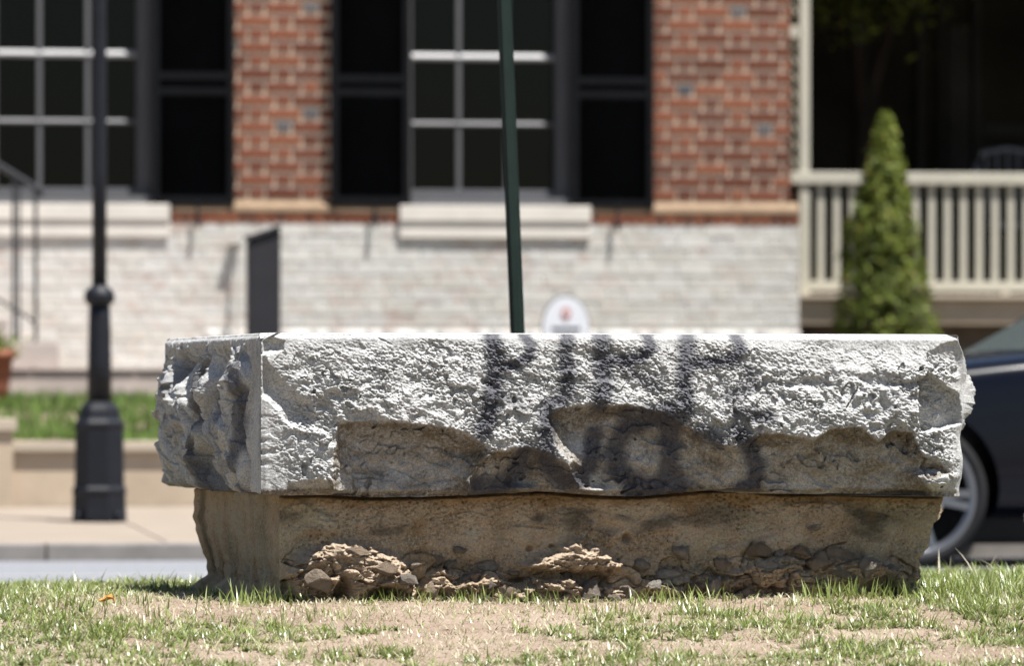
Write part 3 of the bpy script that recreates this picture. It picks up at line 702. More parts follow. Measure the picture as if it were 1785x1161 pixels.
# base under it
def base_corners(z):
    one = np.ones_like(z); t_ = np.clip((.30 - z) / .30, 0, 1.3)
    fl = (.067 * one + .004 * perlin(z * 18, 0 * z, 74), .078 * one)
    fr = (2.022 - .085 * t_ ** 1.3 + .012 * perlin(z * 26, 0 * z + .4, 73) + .008 * perlin(z * 60, 0 * z, 75) - .01 * sst(.3, .5, t_), .150 * one)
    return [fl, fr, (2.0 * one, 1.46 * one), (.062 + .040 * sst(.3, .85, t_) - .05 * sst(.86, 1.0, t_) + .010 * perlin(z * 30, 0 * z, 76), 1.46 * one)]
BL = [(492, 995), (505, 968), (545, 950), (590, 938), (640, 948), (690, 966), (722, 998), (729, 1036), (712, 1048), (640, 1052), (600, 1060), (520, 1062), (490, 1040)]
BM_ = [(896, 985), (925, 970), (965, 956), (992, 934), (1022, 948), (1060, 962), (1088, 984), (1062, 1004), (990, 1004), (920, 998)]
BM2 = [(868, 1060), (878, 1024), (930, 1008), (1000, 1002), (1050, 1020), (1090, 1024), (1112, 1060)]
BN = [(728, 1062), (735, 1000), (765, 985), (800, 1000), (840, 992), (868, 1018), (880, 1062)]
BO = [(1105, 1064), (1120, 1012), (1180, 985), (1260, 1000), (1330, 968), (1420, 962), (1500, 975), (1570, 985), (1590, 1064)]
def base_front(u, w, z, s, d0, d1):
    px, py = b_proj(u, w, z); wv = wob(px, py)
    low = sst(955, 1000, py + 16 * perlin(px / 50, py / 50, 101))
    pit = facets(u * 55, z * 60, 117)[1]; pm = sst(.0, .35, perlin(u * 6, z * 9, 118))
    h = .008 * fbm(u * 9, z * 12, 102, 5, .6) + .005 * facets(u * 22, z * 30, 103)[0] * (.4 + low) + .0030 * facets(u * 75, z * 95, 119)[0] + .0022 * perlin(u * 120, z * 130, 120) - .006 * pm * sst(.28, .1, pit)
    h = h + .012 * sst(.05, .30, perlin(u * 4 + 3, z * 9, 126)) * (1 - low)
    ck, f1, f2 = facets(u * 11 + .4 * perlin(u * 20, z * 20, 104), z * 17 + .4 * perlin(u * 20, z * 20, 105), 106, 1.0)
    h = h + low * (.034 * ck - .012 * sst(.10, .0, f2 - f1) + .006 * facets(u * 50, z * 70, 107)[0])
    h = h - .004 * sst(.05, 0, f2 - f1) * sst(.1, .3, perlin(u * 5, z * 7, 108)) 
    for poly, out, ew in ((BL, .074, 26), (BM_, .070, 20), (BM2, .066, 20), (BN, .050, 16), (BO, .036, 16)):
        sd = sdpoly(px, py, poly) + 1.5 * wv
        k = sst(4, -ew, sd)
        h = h + k * (out + .022 * facets(u * 13, z * 24, 109)[0] + .013 * facets(u * 34, z * 62, 110)[0] + .006 * facets(u * 85, z * 130, 127)[0] + .004 * perlin(u * 80, z * 120, 111))
    for cx_, cy_, rx, ry, dp in ((588, 1030, 14, 26, .10), (662, 1036, 26, 14, .08), (1092, 938, 7, 8, .03), (922, 957, 5, 5, .02), (960, 953, 5, 4, .02), (1060, 920, 22, 9, .012), (1000, 1018, 12, 5, .03), (905, 1012, 16, 5, .03), (1180, 1000, 26, 12, .02), (1300, 975, 10, 24, .014)):
        h = h - dp * np.exp(-(((px - cx_) / rx) ** 2 + ((py - cy_) / ry) ** 2) ** 1.6)
    for pts, dep in (([(900, 916), (955, 922)], .008), ([(750, 905), (820, 890), (860, 902)], .005), ([(1288, 990), (1300, 965), (1312, 945)], .012), ([(1436, 962), (1450, 952), (1475, 946)], .015), ([(680, 935), (682, 975)], .004), ([(600, 925), (640, 935)], .004)):
        h = h - dep * sst(2.6, 0, sdline(px, py, pts) + .2 * wv)
    h = h - .02 * sst(1010, 1050, py) * sst(1150, 1250, px)
    h = h - .035 * sst(.012, 0, np.interp(u, bu, bz) - z) 
    return h * sst(0, .012, d0) * sst(0, .02, d1)
def base_side(u, w, z, s, d0, d1):
    t_ = (.30 - z) / .30
    h = .004 * fbm(w * 2.5, z * 9, 112, 4) + .005 * sst(.5, .9, t_) * facets(w * 16, z * 24, 113)[0] * 3 + .0035 * facets(w * 30, z * 34, 115)[0] + .002 * fbm(w * 60, z * 60, 116, 3)
    return h * sst(0, .015, d0) * sst(0, .015, d1)
def base_zb(fi, S): return -.10 + 0 * S
def streak_attr(u, w, z, face):
    px, py = b_proj(u, w, z)
    v = .9 * sst(.12, .42, perlin(w * 3.3 + .3, 0 * w + z * .5, 121)) * sst(-.05, .12, z) 
    f = .75 * sst(.15, .5, fbm(px / 120, py / 55, 122, 4)) + .8 * np.exp(-((px - 1250) / 60) ** 2 - ((py - 895) / 22) ** 2) + .6 * np.exp(-((px - 1540) / 70) ** 2 - ((py - 900) / 20) ** 2)
    return np.clip(np.where(face == 3, v, f), 0, 1)
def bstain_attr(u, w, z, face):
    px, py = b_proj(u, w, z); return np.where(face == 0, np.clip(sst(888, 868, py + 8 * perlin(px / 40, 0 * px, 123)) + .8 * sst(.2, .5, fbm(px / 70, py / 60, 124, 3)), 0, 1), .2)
def earth_attr(u, w, z, face):
    px, py = b_proj(u, w, z); v = np.zeros(u.shape)
    for poly in (BL, BM_, BM2): v = np.maximum(v, sst(8, -10, sdpoly(px, py, poly) + wob(px, py)))
    low = sst(950, 1000, py + 16 * perlin(px / 50, py / 50, 101))
    return np.where(face == 0, np.maximum(v * .8, .6 * low * (.55 + .9 * fbm(px / 60, py / 30, 128, 3))).clip(0, 1), 0)
def tone_attr(u, w, z, face):
    px, py = b_proj(u, w, z); low = sst(955, 1000, py + 16 * perlin(px / 50, py / 50, 101))
    ck = facets(u * 11 + .4 * perlin(u * 20, z * 20, 104), z * 17 + .4 * perlin(u * 20, z * 20, 105), 106, 0.0)[0]
    return np.where(face == 0, np.clip(.5 + ck * low, 0, 1), .5)
basep = rough_box('mortar_base', base_corners, base_zb, .296, 900, 300, 200, base_front, base_side, base_side, base_side, {'tone': tone_attr, 'streak': streak_attr, 'stain_shade': bstain_attr, 'earth': earth_attr}, 'old_mortar', None)
basep.parent = ped; basep.matrix_parent_inverse = inv; tag(basep, 'crumbling brown mortar and rubble base under the granite')

def rock_mesh(seed, npts=15):
    r = random.Random(seed); bm = bmesh.new()
    for _ in range(npts):
        d = Vector((r.gauss(0, 1), r.gauss(0, 1), r.gauss(0, 1))).normalized() * r.uniform(.78, 1.0)
        d.x = max(-.85, min(.85, d.x * 1.15)); d.z = max(-.8, min(.8, d.z * 1.15)); bm.verts.new(d)
    bmesh.ops.convex_hull(bm, input=bm.verts[:]); bmesh.ops.delete(bm, geom=[v_ for v_ in bm.verts if not v_.link_faces], context='VERTS')
    bmesh.ops.dissolve_limit(bm, angle_limit=.25, verts=bm.verts[:], edges=bm.edges[:])
    bmesh.ops.bevel(bm, geom=bm.edges[:], offset=.035, segments=1, affect='EDGES')
    me = bpy.data.meshes.new('stone'); bm.to_mesh(me); bm.free(); me.materials.append(M['rubble']); return me
rocks = [rock_mesh(k) for k in range(8)]
stones = [(760, 978, 26, 24), (786, 984, 28, 22), (850, 985, 42, 24), (812, 1010, 56, 22), (845, 1020, 26, 14), (838, 1044, 34, 16), (880, 1032, 48, 30), (952, 1042, 52, 26), (1022, 1032, 46, 44), (930, 1012, 26, 14), (985, 1003, 18, 18),
          (1062, 1044, 30, 22), (1088, 1032, 30, 30), (1138, 1052, 38, 14), (1176, 1028, 32, 18), (1166, 1002, 50, 24), (1188, 962, 34, 34), (1212, 1026, 26, 28), (1242, 1018, 30, 32), (1325, 960, 48, 34), (1332, 988, 52, 28), (1402, 965, 42, 28),
          (1424, 984, 46, 50), (1466, 970, 60, 40), (1467, 1002, 50, 20), (1514, 986, 46, 46), (1556, 992, 28, 26), (1360, 966, 24, 20), (1356, 1030, 22, 22), (1272, 1042, 22, 14), (1420, 921, 28, 12), (1545, 1034, 32, 14), (745, 1028, 26, 38), (700, 1010, 40, 30),
          (1300, 1035, 26, 18), (1390, 1028, 40, 18), (1440, 1030, 34, 16), (1500, 1030, 36, 18), (1260, 985, 34, 26), (1120, 985, 32, 24), (1135, 1020, 26, 20), (720, 985, 26, 18), (660, 990, 44, 26), (540, 1010, 56, 44), (520, 975, 36, 22), (610, 962, 50, 22), (800, 960, 28, 16), (895, 1000, 22, 14), (1580, 1040, 40, 26)]
def base_off(px, py):
    # height of the base relief there, so that a stone sits half sunk in it
    u_, z_ = b_px(px, py, .11); one = np.array([u_]); w_ = .078 + (.150 - .078) * (u_ - .067) / 1.9
    h_ = base_front(one, np.array([w_]), np.array([z_]), one * 0, one * 0 + .5, one * 0 + .5)[0]
    return u_, w_ - h_, z_
for i, (px, py, wd, ht) in enumerate(stones):
    u_, w_, z_ = base_off(px, py)
    p = BF + BU * u_ + BW * (w_ - .004) + Vector((0, 0, z_))
    o = bpy.data.objects.new('stone', rocks[i % 8]); C.objects.link(o); o.parent = basep; o.matrix_parent_inverse = Matrix.Identity(4)
    sx, sz = wd / 625 * .56, ht / 625 * .56
    rm = Matrix.Rotation(random.uniform(-.5, .5), 4, 'Y') @ Matrix.Rotation(random.uniform(-.4, .4), 4, 'X')
    flip = Matrix.Rotation(random.choice((0, math.pi)), 4, 'Z')
    o.matrix_world = Matrix.Translation(p) @ Matrix.Rotation(BA, 4, 'Z') @ rm @ Matrix.Diagonal((sx, min(sx, sz) * .8 + .004, sz, 1)) @ flip
    o.parent = basep; o.matrix_parent_inverse = (Matrix.Translation(BF) @ inv).inverted()
# loose things on the ground by the foot
for (px, dist, sz, rz, lab) in ((628, .03, (.026, .016, .010), .5, 'small flat brown stone lying by the hollow at the foot of the block'), (1602, .02, (.034, .03, .026), .2, 'dark stone at the right foot of the granite block')):
    yy = 18.05 - dist
    for _ in range(4):
        xx = (px - CX) / F * yy; yy = 18.05 - dist + .22 * (xx + .65)
    o = obj('loose_stone', rocks[3], None, (xx, yy, float(lawn_z(np.array([xx]), np.array([yy]))[0]) + sz[2] * .6), (0, .25, rz)); o.scale = sz
    tag(o, lab, 'stone')
# dry leaf
yy = 17.75; xx = (186 - CX) / F * yy
bm = bmesh.new(); prof = [(-.022, 0), (-.016, .006), (-.010, .005), (-.003, .012), (.003, .008), (.012, .010), (.017, .004), (.024, .001)]
top = [bm.verts.new((a, b, .012 * abs(b) / .012 + .006 * math.sin(a * 120))) for a, b in prof]; mid = [bm.verts.new((a, 0, .006 * math.sin(a * 120) - .002)) for a, b in prof]; botv = [bm.verts.new((a, -b, .011 * abs(b) / .012 + .006 * math.sin(a * 120 + 1))) for a, b in prof]
for A, B in ((top, mid), (mid, botv)):
    for k in range(len(prof) - 1): bm.faces.new((A[k], A[k + 1], B[k + 1], B[k]))
bmesh.ops.remove_doubles(bm, verts=bm.verts[:], dist=1e-5); bmesh.ops.solidify(bm, geom=bm.faces[:], thickness=.0008)
o = bm_obj('fallen_leaf', bm, 'leaf_orange', None, True, (xx, yy, float(lawn_z(np.array([xx]), np.array([yy]))[0]) + .012), (.4, .1, .3)); tag(o, 'curled orange dead leaf lying in the grass left of the block', 'leaf')

# ------------------------------------------------------------------ green leaning sign post
yy = 21.2
def at(px, py, Y): return Vector(((px - CX) / F * Y, Y, ZC + (HZ - py) / F * Y))
pa, pb = at(902, 578, yy), at(879, 0, yy); dd = (pb - pa); 
zg = float(lawn_z(np.array([.05]), np.array([yy]))[0]); p0 = pa + dd * ((zg - .05 - pa.z) / dd.z); p1 = pa + dd * ((2.35 - pa.z) / dd.z)
sp_ = thing('sign_post', 'thin dark green metal post leaning behind the granite block', 'post', loc=tuple(p0))
bm = bmesh.new(); L = (p1 - p0).length
prof = [(-.024, 0), (-.014, 0), (-.010, -.016), (.010, -.016), (.014, 0), (.024, 0), (.024, .003), (.0165, .003), (.0125, -.013), (-.0125, -.013), (-.0165, .003), (-.024, .003)]
a = [bm.verts.new((x_, y_, 0)) for x_, y_ in prof]; b = [bm.verts.new((x_ , y_, L)) for x_, y_ in prof]
for k in range(len(prof)): bm.faces.new((a[k], a[(k + 1) % 12], b[(k + 1) % 12], b[k]))
bm.faces.new(a[::-1]); bm.faces.new(b)
o = bm_obj('channel_post', bm, 'green_post', sp_); o.rotation_euler = (0, math.atan2((p1 - p0).x, (p1 - p0).z), 0)
# ------------------------------------------------------------------ lamp post
lw = -6.75
lx = (173.5 - CX) / F * 32.85
def lp(pxr): return pxr / (F / 32.85)
lu, lwv = street_uw(lx, 32.85)
lz = SZ0 + (SZ1 - SZ0) * (lwv - SW0) / (SW1 - SW0)
lamp = thing('street_lamp', 'black cast iron street lamp post on the pavement across the road', 'street lamp', loc=(lx, 32.85, lz), rz=R(22.5))
def zz(py): return (918 - py) / (F / 32.85)
def octa(name, prof, n=8, smooth=False):
    bm = bmesh.new(); add_lathe(bm, [(lp(r), zz(y)) for r, y in prof], n); return bm_obj(name, bm, 'iron_black', lamp, smooth)
octa('base', [(50, 919.5), (50, 908), (49, 895), (48.5, 872), (50, 868), (50, 862), (46, 856), (45, 800), (44.5, 756), (46, 752), (46, 746), (40, 740), (37, 732), (37, 724), (31, 714), (23, 709)])
octa('shaft', [(21.5, 712), (20.5, 640), (19, 560), (18, 540)], 16, True)
octa('collar', [(18.5, 541), (24, 536), (26.5, 530), (26.5, 522), (24, 516), (18, 510), (13, 506)], 20)
octa('pole', [(13, 508), (12.4, 300), (11.6, 0), (10.4, -320)], 20, True)
octa('lantern_seat', [(11, -316), (24, -330), (30, -345), (30, -352)], 12)
bm = bmesh.new(); add_lathe(bm, [(lp(34), zz(-353)), (lp(62), zz(-480)), (lp(62), zz(-484))], 6); bm_obj('lantern_glass', bm, 'lens_clear', lamp)
octa('lantern_roof', [(68, -484.5), (60, -500), (26, -545), (10, -556), (8, -585)], 6)
for k in range(4):
    ang = math.pi / 4 + k * math.pi / 2 - R(22.5)
    bm = bmesh.new(); add_lathe(bm, [(lp(6), zz(917)), (lp(6), zz(905)), (lp(3), zz(899))], 8, lp(50) * math.cos(ang), lp(50) * math.sin(ang)); bm_obj('bolt', bm, 'iron_black', lamp)

# ------------------------------------------------------------------ low wall in front of the bank
wall = street_thing('retaining_wall', 'low tan stone retaining wall along the pavement below the grass bank', 'wall', 0, WALL_W, 0)
wz = .355
box('wall_body', (-14, 14, 0.01, .24, -.12, wz - .055), 'stone_tan', wall)
bm = bmesh.new(); add_box(bm, .004, 1.496, -.02, .26, 0, .055, .006); bmesh.ops.recalc_face_normals(bm, faces=bm.faces[:]); cme = bpy.data.meshes.new('coping_stone'); bm.to_mesh(cme); bm.free(); cme.materials.append(M['coping'])
for i in range(-9, 9): obj('coping_stone', cme, wall, (i * 1.5, 0, wz - .053))
pu, pz = st_px(26, 730, WALL_W)
pil = street_thing('wall_pier', 'tan stone pier standing at the left end of the low wall', 'pier', pu - .28, WALL_W - .06, -.05)
box('pier_body', (-.25, .265, 0, .36, -.02, .46), 'stone_tan', pil, .006)
box('pier_cap', (-.27, .285, -.02, .38, .46, pz + .05), 'coping', pil, .008)

# ------------------------------------------------------------------ brick house
house = street_thing('brick_house', 'red brick house with black louvred shutters over a white painted brick foundation', 'house', 0, 0, 0)
HX0 = -9.0; HX1 = st_px(1378, 200)[0]; HF1 = st_px(1393, 480, -.05)[0]
ZBAND1 = st_px(500, 348)[1]; ZBAND0 = st_px(500, 369)[1]; ZROW0 = st_px(500, 391)[1]
HTOP = 4.7
def wfr(pxl, pxr): return st_px(pxl, 200, .08)[0], st_px(pxr, 200, .08)[0]
winA = wfr(-12, 270); winB = wfr(712, 1002)
WZ0 = st_px(850, 345, .06)[1]; WZ1 = 3.95
openings = [(winA[0], winA[1]), (winB[0], winB[1])]
def grid_wall(name, us, zs, hole, w0, w1, mat, parent):
    bm = bmesh.new(); vg = {}
    def gv(i, j):
        if (i, j) not in vg: vg[(i, j)] = bm.verts.new((us[i], w0, zs[j]))
        return vg[(i, j)]
    for i in range(len(us) - 1):
        for j in range(len(zs) - 1):
            if hole((us[i] + us[i + 1]) / 2, (zs[j] + zs[j + 1]) / 2): continue
            bm.faces.new((gv(i, j), gv(i + 1, j), gv(i + 1, j + 1), gv(i, j + 1)))
    r = bmesh.ops.extrude_face_region(bm, geom=bm.faces[:])
    bmesh.ops.translate(bm, vec=(0, w1 - w0, 0), verts=[e for e in r['geom'] if isinstance(e, bmesh.types.BMVert)])
    return bm_obj(name, bm, mat, parent)
isin = lambda u, z: any(a < u < b for a, b in openings) and WZ0 < z < WZ1
wallo = grid_wall('wall', sorted([HX0, HX1 - .012] + [x for o_ in openings for x in o_]), [ZROW0 - .02, WZ0, WZ1, HTOP], isin, .012, .34, 'mortar_light', house)
found = box('foundation', (HX0, HF1 - .01, -.040, .36, .3, ZROW0), 'mortar_painted', house)
# back of the house: side walls, floor, roof so that it is a room
box('side_wall', (HX1 - .32, HX1 - .012, .345, 8, .3, HTOP), 'brick_red', house)
box('side_wall', (HX0, HX0 + .3, .345, 8, .3, HTOP), 'brick_red', house)
box('rear_wall', (HX0, HX1, 8, 8.3, .3, HTOP), 'brick_red', house)
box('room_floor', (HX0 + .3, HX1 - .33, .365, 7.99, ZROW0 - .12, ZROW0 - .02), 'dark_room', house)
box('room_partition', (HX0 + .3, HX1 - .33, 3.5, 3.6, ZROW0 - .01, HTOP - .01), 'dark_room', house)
box('cornice', (HX0 - .1, HX1 + .1, -.22, .4, HTOP + .002, HTOP + .22), 'white_paint', house)
bm = bmesh.new()
vv = [bm.verts.new(p) for p in ((HX0 - .15, -.3, HTOP + .224), (HX1 + .15, -.3, HTOP + .224), (HX1 + .15, 8.5, HTOP + .224), (HX0 - .15, 8.5, HTOP + .224), (HX0 - .15, 4.1, HTOP + 2.4), (HX1 + .15, 4.1, HTOP + 2.4))]
for q in ((0, 1, 5, 4), (2, 3, 4, 5), (0, 4, 3), (1, 2, 5), (3, 2, 1, 0)): bm.faces.new([vv[k] for k in q])
bm_obj('roof', bm, 'dark_roof', house)
# brick courses: Flemish bond
CH, PER = .0812, .333
def unit_box(name, lx_, ly_, lz_, mat, bev=.003):
    bm = bmesh.new(); add_box(bm, -lx_ / 2, lx_ / 2, 0, ly_, -lz_ / 2, lz_ / 2, 0)
    bmesh.ops.bevel(bm, geom=bm.edges[:], offset=bev, segments=1, affect='EDGES'); bmesh.ops.recalc_face_normals(bm, faces=bm.faces[:])
    me = bpy.data.meshes.new(name); bm.to_mesh(me); bm.free(); me.materials.append(M[mat]); return me
JO = .026
STL, HDL, BHT = .214, PER - .214 - 2 * .016, CH - JO
m_st = unit_box('brick', STL, .08, BHT, 'brick_red'); m_hd = unit_box('brick', HDL, .08, BHT, 'brick_red'); m_hb = unit_box('brick', HDL, .08, BHT, 'brick_blue')
m_pst = unit_box('painted_brick', STL + .012, .08, BHT + .021, 'brick_painted', .005); m_phd = unit_box('painted_brick', HDL + .012, .08, BHT + .021, 'brick_painted', .005)
piers = [(st_px(403, 200)[0], st_px(584, 200)[0]), (st_px(1134, 200)[0], HX1)]
def course_units(u0, u1, k, off):
    """bricks of one course between u0 and u1: (centre, length, header?)"""
    out = []; s = off + (PER / 2 if k % 2 else 0); n0 = math.floor((u0 - s) / PER) - 1
    for n in range(n0, n0 + int((u1 - u0) / PER) + 4):
        for c, l, hd in ((s + n * PER, STL, False), (s + n * PER + PER / 2, HDL, True)):
            a, b = max(c - l / 2, u0), min(c + l / 2, u1)
            if b - a > .025: out.append(((a + b) / 2, b - a, hd))
    return out
OFF = st_px(495, 65)[0]
rest = []; nred = 0
k = 0; z = ZBAND1 + JO / 2 + BHT / 2
while z < HTOP - BHT / 2:
    spans = [(HX0, winA[0]), (winA[1], winB[0]), (winB[1], HX1)] if WZ0 - .05 < z < WZ1 else [(HX0, HX1)]
    for a, b in spans:
        for c, l, hd in course_units(a, b, k, OFF):
            vis = z < 3.26 and any(p0_ - .02 < c < p1_ + .02 for p0_, p1_ in piers)
            fw = -random.uniform(.0, .004)
            full = abs(l - (HDL if hd else STL)) < .004
            if vis:
                me = m_st if not hd else (m_hb if random.random() < .11 else m_hd)
                o = obj('brick', me, wallo, (c, fw, z)); nred += 1
                if not full: o.scale = (l / (HDL if hd else STL), 1, 1)
                o.rotation_euler = (0, random.uniform(-.006, .006), 0)
            else: rest.append((c - l / 2, c + l / 2, fw, .08, z - BHT / 2, z + BHT / 2))
    k += 1; z += CH
V, Fq = boxes_np(rest); o = obj('brickwork', mesh_from('brickwork', V, Fq, 'brick_red'), wallo); tag(o, kind='stuff')
# moulded water table: pale sloping ledge and a course of bricks on edge
segs_ = [(HX0, st_px(-40, 380, -.05)[0]), (st_px(299, 380, -.05)[0], st_px(696, 380, -.05)[0]), (st_px(1026, 380, -.05)[0], HF1)]
m_rl = unit_box('brick', .046, .1, ZBAND0 - ZROW0 - .008, 'brick_red')
for a, b in segs_:
    bm = bmesh.new()
    vv = [bm.verts.new(p) for p in ((a, -.052, ZBAND0), (b, -.052, ZBAND0), (b, .05, ZBAND0), (a, .05, ZBAND0), (a, -.046, ZBAND0 + .03), (b, -.046, ZBAND0 + .03), (b, .008, ZBAND1), (a, .008, ZBAND1), (b, .05, ZBAND1), (a, .05, ZBAND1))]
    for q in ((0, 1, 5, 4), (4, 5, 6, 7), (7, 6, 8, 9), (3, 2, 1, 0), (9, 8, 2, 3), (0, 4, 7, 9, 3), (1, 2, 8, 6, 5)): bm.faces.new([vv[k_] for k_ in q])
    bm_obj('water_table', bm, 'ledge_tan', house)
    n = int((b - a) / .058)
    box('row_mortar', (a, b, -.040, .05, ZROW0 + .001, ZBAND0 - .001), 'ledge_tan', house)
    for i in range(n):
        c = a + (i + .5) * (b - a) / n
        if c < -3.4: continue
        obj('brick', m_rl, wallo, (c, -.047 - random.uniform(0, .003), (ZBAND0 + ZROW0) / 2))
# painted foundation bricks
rest = []; k = 0; z = ZROW0 - BHT / 2 - .004; cut = st_px(500, 585)[1]; cut2 = st_px(100, 660)[1]; np_ = 0
uR = st_px(330, 500)[0]
cand = []
while z > .5:
    for c, l, hd in course_units(HX0, HF1, k, OFF + .05):
        fw = -.043 - random.uniform(0, .003)
        vis = c > -3.28 and (z > cut or (c < uR and z > cut2))
        if vis and np_ < 300:
            np_ += 1
            o = obj('painted_brick', m_phd if hd else m_pst, found, (c, fw, z)); L0 = HDL if hd else STL
            if abs(l - L0) > .004: o.scale = (l / L0, 1, 1)
        else: rest.append((c - l / 2 - .006, c + l / 2 + .006, fw, .03, z - BHT / 2 - .0104, z + BHT / 2 + .0104))
    k += 1; z -= CH
V, Fq = boxes_np(rest); o = obj('painted_brickwork', mesh_from('painted_brickwork', V, Fq, 'brick_painted'), found); tag(o, kind='stuff')
print('red bricks', nred, 'painted', np_)

# windows
def window(u0, u1, gl0, gl1, mun, label):
    W_ = bpy.data.objects.new('window', None); link(W_, house); W_['label'] = label
    # casing
    bm = bmesh.new()
    add_box(bm, u0, gl0, .03, .16, WZ0, WZ1); add_box(bm, gl1, u1, .03, .16, WZ0, WZ1); add_box(bm, gl0 + .001, gl1 - .001, .031, .16, WZ1 - .09, WZ1)
    bm_obj('frame', bm, 'casing_paint', W_)
    sz0 = WZ0 + .002
    w0, w1 = .085, .125
    rails = [st_px(850, p, .09)[1] for p in (337, 216, 99, -21, -150, -270)]
    bm = bmesh.new(); add_box(bm, gl0 + .002, gl1 - .002, w0 - .008, w1, sz0, rails[0] + .022, .004); bm_obj('bottom_rail', bm, 'sash_paint', W_)
    for i, zr in enumerate(rails[1:]):
        if zr > WZ1 - .1: continue
        hh = .022 if i == 1 else .015
        bm = bmesh.new()
        vv = [(w1, -hh), (w0 + .012, -hh), (w0, -hh * .4), (w0, 0), (w0 + .016, hh), (w1, hh)]
        A = [bm.verts.new((gl0 + .003, a_, zr + b_)) for a_, b_ in vv]; B = [bm.verts.new((gl1 - .003, a_, zr + b_)) for a_, b_ in vv]
        for k_ in range(6): bm.faces.new((A[k_], A[(k_ + 1) % 6], B[(k_ + 1) % 6], B[k_]))
        bm.faces.new(A[::-1]); bm.faces.new(B)
        bm_obj('muntin', bm, 'white_paint' if i == 1 else 'sash_paint', W_)
    for c in mun: box('muntin', (c - .014, c + .014, w0 + .006, w1 - .002, rails[0] + .02, WZ1 - .092), 'sash_paint', W_)
    cols = [gl0] + list(mun) + [gl1]; zs_ = [r_ for r_ in rails if r_ < WZ1 - .1] + [WZ1 - .09]
    for a, b in zip(cols[:-1], cols[1:]):
        for c, d in zip(zs_[:-1], zs_[1:]):
            box('pane', (a + .004, b - .004, w0 + .028, w0 + .031, c + .01, d - .01), 'window_glass', W_)
    # stone sill in two steps
    s0, s1 = u0 - .075, u1 + .075
    zA = st_px(850, 358, -.09)[1]; zB = st_px(850, 386, -.09)[1]; zC = st_px(850, 415, -.075)[1]
    box('sill', (s0, s1, -.078, .10, zB, zA), 'stone_sill', W_, .005); box('sill_course', (s0, s1, -.066, .05, zC, zB - .001), 'stone_sill', W_, .004)
    box('sill_board', (u0 + .002, u1 - .002, -.02, .16, zA + .001, WZ0 + .001), 'sash_paint', W_)
gA0, gA1 = st_px(-6, 200, .09)[0], st_px(237, 200, .09)[0]; gB0, gB1 = st_px(716, 200, .09)[0], st_px(966, 200, .09)[0]
window(winA[0], winA[1], gA0, gA1, [st_px(69, 200, .09)[0], st_px(153, 200, .09)[0]], 'sash window behind the street lamp')
window(winB[0], winB[1], gB0, gB1, [st_px(800, 200, .09)[0], st_px(884, 200, .09)[0]], 'sash window behind the green post')
# shutters
def shutter(pl, pr, pbot, pm0, pm1, label):
    S = bpy.data.objects.new('shutter', None); link(S, house); S['label'] = label
    w0, w1 = -.062, -.018
    a, zb = st_px(pl, pbot, -.05); b = st_px(pr, pbot, -.05)[0]
    zm0, zm1 = st_px(pl, pm1, -.05)[1], st_px(pl, pm0, -.05)[1]; zt = WZ1 - .02
    sw = .046
    box('stile', (a, a + sw, w0, w1, zb, zt), 'shutter_black', S, .003); box('stile', (b - sw, b, w0, w1, zb, zt), 'shutter_black', S, .003)
    for z0, z1 in ((zb, zb + .05), (zm0, zm0 + .045), (zm1 - .045, zm1), (zt - .06, zt)):
        box('rail', (a + sw, b - sw, w0 + .003, w1 - .003, z0 + .001, z1), 'shutter_black', S, .003)
    Vs, Fs = [], []; n = 0
    for z0, z1 in ((zb + .05, zm0), (zm0 + .045, zm1 - .045), (zm1, zt - .06)):
        if z1 - z0 < .03: continue
        m = max(1, int((z1 - z0) / .021)); st_ = (z1 - z0) / m
        for i in range(m):
            zc = z0 + (i + .5) * st_; h_ = st_ * .62
            pr_ = [(w0 + .006, zc - h_), (w0 + .010, zc - h_ + .002), (w1 - .008, zc + h_), (w1 - .012, zc + h_ - .002)]
            Vs += [(a + sw - .004, p, q) for p, q in pr_] + [(b - sw + .004, p, q) for p, q in pr_]
            Fs += [[n + k_ for k_ in q] for q in ((0, 1, 5, 4), (1, 2, 6, 5), (2, 3, 7, 6), (3, 0, 4, 7), (3, 2, 1, 0), (4, 5, 6, 7))]; n += 8
    o = obj('louvers', mesh_from('louvers', np.array(Vs), np.array(Fs), 'shutter_black'), S); tag(o, kind='stuff')
    bm = bmesh.new(); c = (a + b) / 2 + .02
    add_tube(bm, [(c, -.05, zb - .06), (c, -.085, zb - .062), (c + .004, -.09, zb - .10), (c + .006, -.09, zb - .15)], [.006, .008, .016, .005], 8)
    add_tube(bm, [(c, -.088, zb - .062), (c, -.088, zb + .03)], [.01, .006], 8); bm_obj('shutter_dog', bm, 'iron_black', S)
shutter(265, 409, 356, 125, 165, 'black louvred shutter right of the lamp post'); shutter(577, 715, 357, 130, 167, 'black louvred shutter left of the middle window'); shutter(996, 1140, 362, 134, 171, 'black louvred shutter right of the middle window')
pl = (-300, -165); shutter(pl[0], pl[1], 352, 122, 160, 'black louvred shutter left of the left window')

